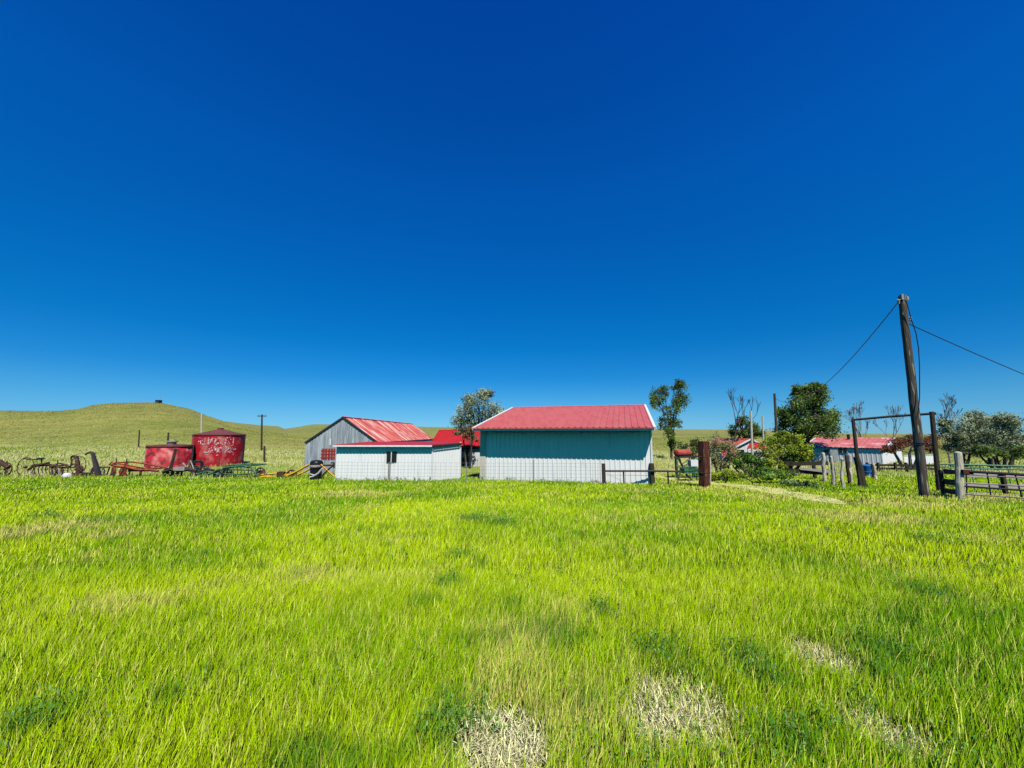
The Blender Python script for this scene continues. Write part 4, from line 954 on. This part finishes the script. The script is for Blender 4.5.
# ------------------------------------------------------------------ trees and shrubs
def tree(name, label, cat, base_px, Y, lobes, trunk_r, cols, nleaf, lsize, seed, group=None, bark='bark', fork=.35, tips=10, twigs=0, spread=.30, stems=1, depth=1.0, dark=.45, base_up=0, trunkname='trunk', crownname='crown', limb_r=.5):
    R = np.random.RandomState(seed); b_ = on(base_px, Y); b_.z -= .1
    k = Y/F; L3 = []
    for px, py, rx, ry in lobes:
        c = at(px, py, Y); L3.append((c, rx*k, ry*k, (R.rand()-.5)*rx*k*1.2*depth))
    top_ = max(L3, key=lambda l: l[0].z)[0]; mb = MB(); tipsP = []
    ctrm = sum((l[0] for l in L3), Vector())/len(L3)
    stemlist = []
    for s in range(stems):
        o = Vector((R.randn()*.25, R.randn()*.25, 0))*(stems > 1)
        zc = b_.z+(ctrm.z-b_.z)*.9
        fk = Vector((b_.x+(ctrm.x-b_.x)*.6+o.x*3, b_.y+o.y*3, zc))
        pts = [b_+o+up*0, (b_+o).lerp(fk, .35)+Vector((R.randn()*.08, R.randn()*.08, 0))*trunk_r*6, (b_+o).lerp(fk, .7)+Vector((R.randn()*.1, R.randn()*.1, 0))*trunk_r*6, fk]
        mb.tube(pts, [trunk_r*1.25, trunk_r*.95, trunk_r*.75, trunk_r*.4], 8, False); stemlist.append(pts)
    def along(pts, t):
        t = t*(len(pts)-1); i = min(int(t), len(pts)-2); return pts[i].lerp(pts[i+1], t-i)
    for c, rx, rz, dy in L3:
        pts = stemlist[R.randint(len(stemlist))]; st = along(pts, R.uniform(fork, .85)); cc_ = c+Vector((0, dy, 0))
        mid_ = st.lerp(cc_, .5)+Vector((R.randn()*.1*rx, R.randn()*.1*rx, .1*rz))
        limb = [st, mid_, cc_, cc_+Vector((R.randn()*.2*rx, 0, rz*.6))]
        mb.tube(limb, [trunk_r*limb_r, trunk_r*limb_r*.7, trunk_r*limb_r*.4, trunk_r*limb_r*.15], 6, False)
        for _ in range(tips):
            d = Vector((R.randn(), R.randn(), R.randn())); d.normalize(); q = R.uniform(.45, 1.0)
            tip = cc_+Vector((d.x*rx*q, d.y*rx*q*depth, d.z*rz*q)); s0 = along(limb, R.uniform(.35, .95))
            m2 = s0.lerp(tip, .5)+Vector((R.randn(), R.randn(), R.randn()*.5+.4))*rx*.09
            mb.tube([s0, m2, tip], [max(trunk_r*.16, .012), max(trunk_r*.1, .010), .008], 4, False); tipsP.append((tip, rx, rz))
            for _ in range(twigs):
                s1 = s0.lerp(tip, R.uniform(.4, 1)); dd = (tip-s0).normalized()*.7+Vector((R.randn(), R.randn(), R.randn()+.35))*.55
                mb.tube([s1, s1+dd*rx*.35], [max(trunk_r*.06, .010), .006], 3, False)
    root_ = thing(name, label, cat, b_, group)
    mb.build(trunkname, M[bark], root_)
    if nleaf:
        T_ = np.array([[t.x, t.y, t.z] for t, _, _ in tipsP]); S = np.array([[rx*spread, rx*spread*depth, rz*spread] for _, rx, rz in tipsP])
        n = nleaf; i = R.randint(0, len(T_), n)
        P_ = T_[i]+R.randn(n, 3)*S[i]*.75
        lo_ = np.array([gz(*p[:2]) for p in T_])[i]; P_[:, 2] = np.maximum(P_[:, 2], lo_+.03)
        nrm = R.randn(n, 3); nrm[:, 2] += .4; nrm /= np.linalg.norm(nrm, axis=1)[:, None]
        t1 = np.cross(nrm, R.randn(n, 3)); t1 /= np.linalg.norm(t1, axis=1)[:, None]; t2 = np.cross(nrm, t1)
        sz = lsize*(.55+.9*R.rand(n))[:, None]
        v_ = np.stack([P_-t1*sz*.6, P_+t2*sz*.32, P_+t1*sz*.6, P_-t2*sz*.32], 1).reshape(-1, 3)
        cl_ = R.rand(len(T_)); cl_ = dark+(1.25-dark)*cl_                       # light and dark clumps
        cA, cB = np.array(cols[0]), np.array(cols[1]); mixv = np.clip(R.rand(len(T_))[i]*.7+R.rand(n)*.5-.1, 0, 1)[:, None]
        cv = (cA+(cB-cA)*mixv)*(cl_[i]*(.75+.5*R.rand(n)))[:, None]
        tone = np.repeat(np.concatenate([cv, np.ones((n, 1))], 1), 4, 0)
        me = fast_mesh(crownname, v_-np.array(b_), np.arange(n*4).reshape(-1, 4), np.zeros((0, 3), int))
        ca = me.attributes.new('tone', 'FLOAT_COLOR', 'POINT'); ca.data.foreach_set('color', tone.astype(np.float32).ravel())
        me.materials.append(M['leaf']); o = bpy.data.objects.new(crownname, me); col.objects.link(o); o.parent = root_; ORG[o.name] = b_.copy()
    return root_
def bare_tree(name, label, px, ytop, Y, r, seed, bark, spread=.5, tilt=0.0, depth=6, base_lift=.28, n0=4):
    """leafless tree: a trunk that forks again and again into a fan of twigs"""
    R = random.Random(seed); b_ = on(px, Y); b_.z -= .1; H = at(px, ytop, Y).z-b_.z; mb = MB()
    def grow(p, d, L, rad, k):
        q = p; pts = [p]; rs = [rad]
        for i in range(3):
            d = (d+Vector((R.uniform(-.12,.12), R.uniform(-.12,.12), .05))).normalized(); q = q+d*L/3; pts.append(q); rs.append(max(rad*(1-.14*(i+1)), .024))
        mb.tube(pts, rs, 6 if k < 3 else 4, False)
        if k >= depth: return
        for j in range(n0 if k == 0 else R.choice((2, 2, 3))):
            a = R.uniform(0, 6.28); sp = R.uniform(.45, 1.1)*spread
            nd = (d+Vector((math.cos(a)*sp, math.sin(a)*sp, .12))).normalized()
            grow(pts[-1] if j else pts[2+(k > 0)], nd, L*R.uniform(.62, .86), rad*R.uniform(.50, .62), k+1)
    grow(b_, Vector((tilt, 0, 1)).normalized(), H*base_lift, r, 0)
    zmax = max(v[2] for v in mb.v); k = H/(zmax-b_.z)
    mb.v = [(b_.x+(v[0]-b_.x)*k, b_.y+(v[1]-b_.y)*k, b_.z+(v[2]-b_.z)*k) for v in mb.v]
    root_ = thing(name, label, 'tree', b_); mb.build('trunk', M[bark], root_); return root_
def shrub(*a, **k): return tree(*a, trunkname='stem', crownname='foliage', **k)

SILV = ((.28,.36,.20), (.60,.66,.43)); DKG = ((.055,.115,.02), (.24,.34,.06)); YG = ((.24,.36,.02), (.58,.68,.05))
MIDG = ((.08,.21,.02), (.26,.42,.05)); OLIVE = ((.22,.29,.14), (.54,.59,.35)); RUST = ((.14,.05,.03), (.32,.12,.06)); TAN = ((.28,.29,.09), (.52,.50,.20))
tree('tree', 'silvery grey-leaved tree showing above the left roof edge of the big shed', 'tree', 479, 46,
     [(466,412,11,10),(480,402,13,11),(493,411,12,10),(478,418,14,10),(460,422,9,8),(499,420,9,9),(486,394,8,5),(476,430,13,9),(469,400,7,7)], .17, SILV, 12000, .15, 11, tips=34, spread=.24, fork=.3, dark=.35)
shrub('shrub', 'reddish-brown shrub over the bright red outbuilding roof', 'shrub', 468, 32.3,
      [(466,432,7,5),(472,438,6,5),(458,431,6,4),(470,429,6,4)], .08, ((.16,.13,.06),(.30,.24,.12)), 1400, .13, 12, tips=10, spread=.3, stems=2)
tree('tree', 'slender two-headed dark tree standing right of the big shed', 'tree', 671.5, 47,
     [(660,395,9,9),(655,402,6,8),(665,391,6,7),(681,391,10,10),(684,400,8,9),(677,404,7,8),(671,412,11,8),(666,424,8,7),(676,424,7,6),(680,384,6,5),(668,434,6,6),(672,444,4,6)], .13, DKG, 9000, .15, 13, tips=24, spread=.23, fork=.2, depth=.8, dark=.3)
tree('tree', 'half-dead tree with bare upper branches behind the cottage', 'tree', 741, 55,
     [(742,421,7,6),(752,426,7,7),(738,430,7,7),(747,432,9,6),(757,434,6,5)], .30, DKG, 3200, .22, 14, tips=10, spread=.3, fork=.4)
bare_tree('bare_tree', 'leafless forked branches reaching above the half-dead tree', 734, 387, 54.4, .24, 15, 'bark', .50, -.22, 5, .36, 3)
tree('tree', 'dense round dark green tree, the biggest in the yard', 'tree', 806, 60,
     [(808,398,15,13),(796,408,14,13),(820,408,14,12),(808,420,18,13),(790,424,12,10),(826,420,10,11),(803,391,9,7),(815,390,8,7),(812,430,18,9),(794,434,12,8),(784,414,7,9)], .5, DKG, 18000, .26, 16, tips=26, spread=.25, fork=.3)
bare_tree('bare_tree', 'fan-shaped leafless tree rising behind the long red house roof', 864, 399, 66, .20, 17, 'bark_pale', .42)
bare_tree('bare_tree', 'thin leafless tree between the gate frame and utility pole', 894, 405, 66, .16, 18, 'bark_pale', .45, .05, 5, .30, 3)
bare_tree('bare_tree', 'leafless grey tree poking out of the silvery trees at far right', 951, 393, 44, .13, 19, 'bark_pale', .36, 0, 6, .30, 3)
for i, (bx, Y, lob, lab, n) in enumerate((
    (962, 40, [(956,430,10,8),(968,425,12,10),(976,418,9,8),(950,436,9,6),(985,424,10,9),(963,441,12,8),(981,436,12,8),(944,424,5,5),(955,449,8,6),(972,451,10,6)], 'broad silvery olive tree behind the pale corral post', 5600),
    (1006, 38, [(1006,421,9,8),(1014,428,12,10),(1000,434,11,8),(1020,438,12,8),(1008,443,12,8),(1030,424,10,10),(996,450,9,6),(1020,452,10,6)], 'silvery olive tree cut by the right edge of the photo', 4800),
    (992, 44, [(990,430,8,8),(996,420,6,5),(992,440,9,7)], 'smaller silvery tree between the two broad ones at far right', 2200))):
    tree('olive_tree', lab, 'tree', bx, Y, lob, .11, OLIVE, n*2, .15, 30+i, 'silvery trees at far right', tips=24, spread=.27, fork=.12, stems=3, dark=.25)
tree('dark_undergrowth', 'dark low shrub under the silvery trees behind the corral', 'shrub', 1003, 34, [(990,452,10,5),(1005,452,12,6),(1022,452,10,6),(975,450,8,5)], .1, DKG, 2200, .16, 35, stems=4, tips=8, trunkname='stem', crownname='foliage', dark=.3)
shrub('shrub', 'rust-brown leaved shrub with twisted pale stems beside the utility pole', 'shrub', 909, 36,
      [(892,443,8,6),(904,440,10,6),(916,442,10,6),(926,446,8,7),(886,449,6,4),(932,440,6,6)], .13, RUST, 4200, .13, 41, bark='bark_pale', tips=12, spread=.3, fork=.5, stems=4)
# thicket along the track
shrub('thicket', 'tan half-bare thicket just right of the timber post', 'shrub', 720, 26,
      [(716,445,8,10),(726,450,9,10),(712,458,6,8),(722,462,9,8),(733,458,6,7),(708,448,4,6)], .05, TAN, 5200, .085, 51, bark='bark_pale', tips=22, twigs=2, stems=7, fork=.2, spread=.3, limb_r=.6)
shrub('shrub', 'large yellow-green bush with a dark woody heart', 'shrub', 783, 26,
      [(776,442,11,8),(790,440,11,8),(800,447,9,7),(768,452,10,8),(784,452,12,8),(798,456,8,7),(772,464,10,6),(808,455,6,6),(785,434,6,4)], .10, YG, 7000, .11, 52, tips=14, spread=.26, fork=.15, stems=6, dark=.25)
shrub('shrub', 'dark green leafy bush in front of the cottage', 'shrub', 752, 25.5,
      [(745,458,8,6),(756,461,9,6),(750,468,10,6),(739,463,6,5),(762,468,7,5)], .06, MIDG, 3400, .11, 53, tips=12, spread=.3, fork=.1, stems=5, dark=.35)
shrub('shrub', 'low bright lime bush at the start of the dirt track', 'shrub', 722, 23,
      [(716,476,7,4),(726,474,7,4.5),(735,475,7,4),(711,477,5,3)], .04, YG, 2200, .09, 54, tips=10, spread=.32, fork=.1, stems=5)
shrub('shrub', 'low green bush on the bank above the dirt track', 'shrub', 770, 21.5,
      [(762,475,8,4),(774,474,8,4.5),(786,475,8,4)], .04, MIDG, 2200, .09, 55, tips=10, spread=.32, fork=.1, stems=5, dark=.5)
shrub('shrub', 'grey-green weedy bush below the crooked posts', 'shrub', 803, 19.6,
      [(793,484,7,3.5),(803,485,8,4),(815,486,6,3)], .04, ((.12,.22,.06),(.30,.40,.16)), 1800, .08, 56, tips=9, spread=.32, fork=.1, stems=5, dark=.5)
shrub('shrub', 'small leafy clump beside the track left of the gate frame', 'shrub', 830, 17.3,
      [(824,495,6,3),(834,496,6,3)], .03, MIDG, 900, .07, 57, tips=8, spread=.32, fork=.1, stems=4, dark=.5)
shrub('shrub', 'olive shrub on the field edge between the slender tree and thicket', 'shrub', 690, 33,
      [(683,446,6,4),(694,444,7,5),(701,448,6,5),(690,452,6,4)], .06, ((.12,.17,.04),(.26,.30,.09)), 2200, .12, 58, tips=10, spread=.3, fork=.1, stems=4)
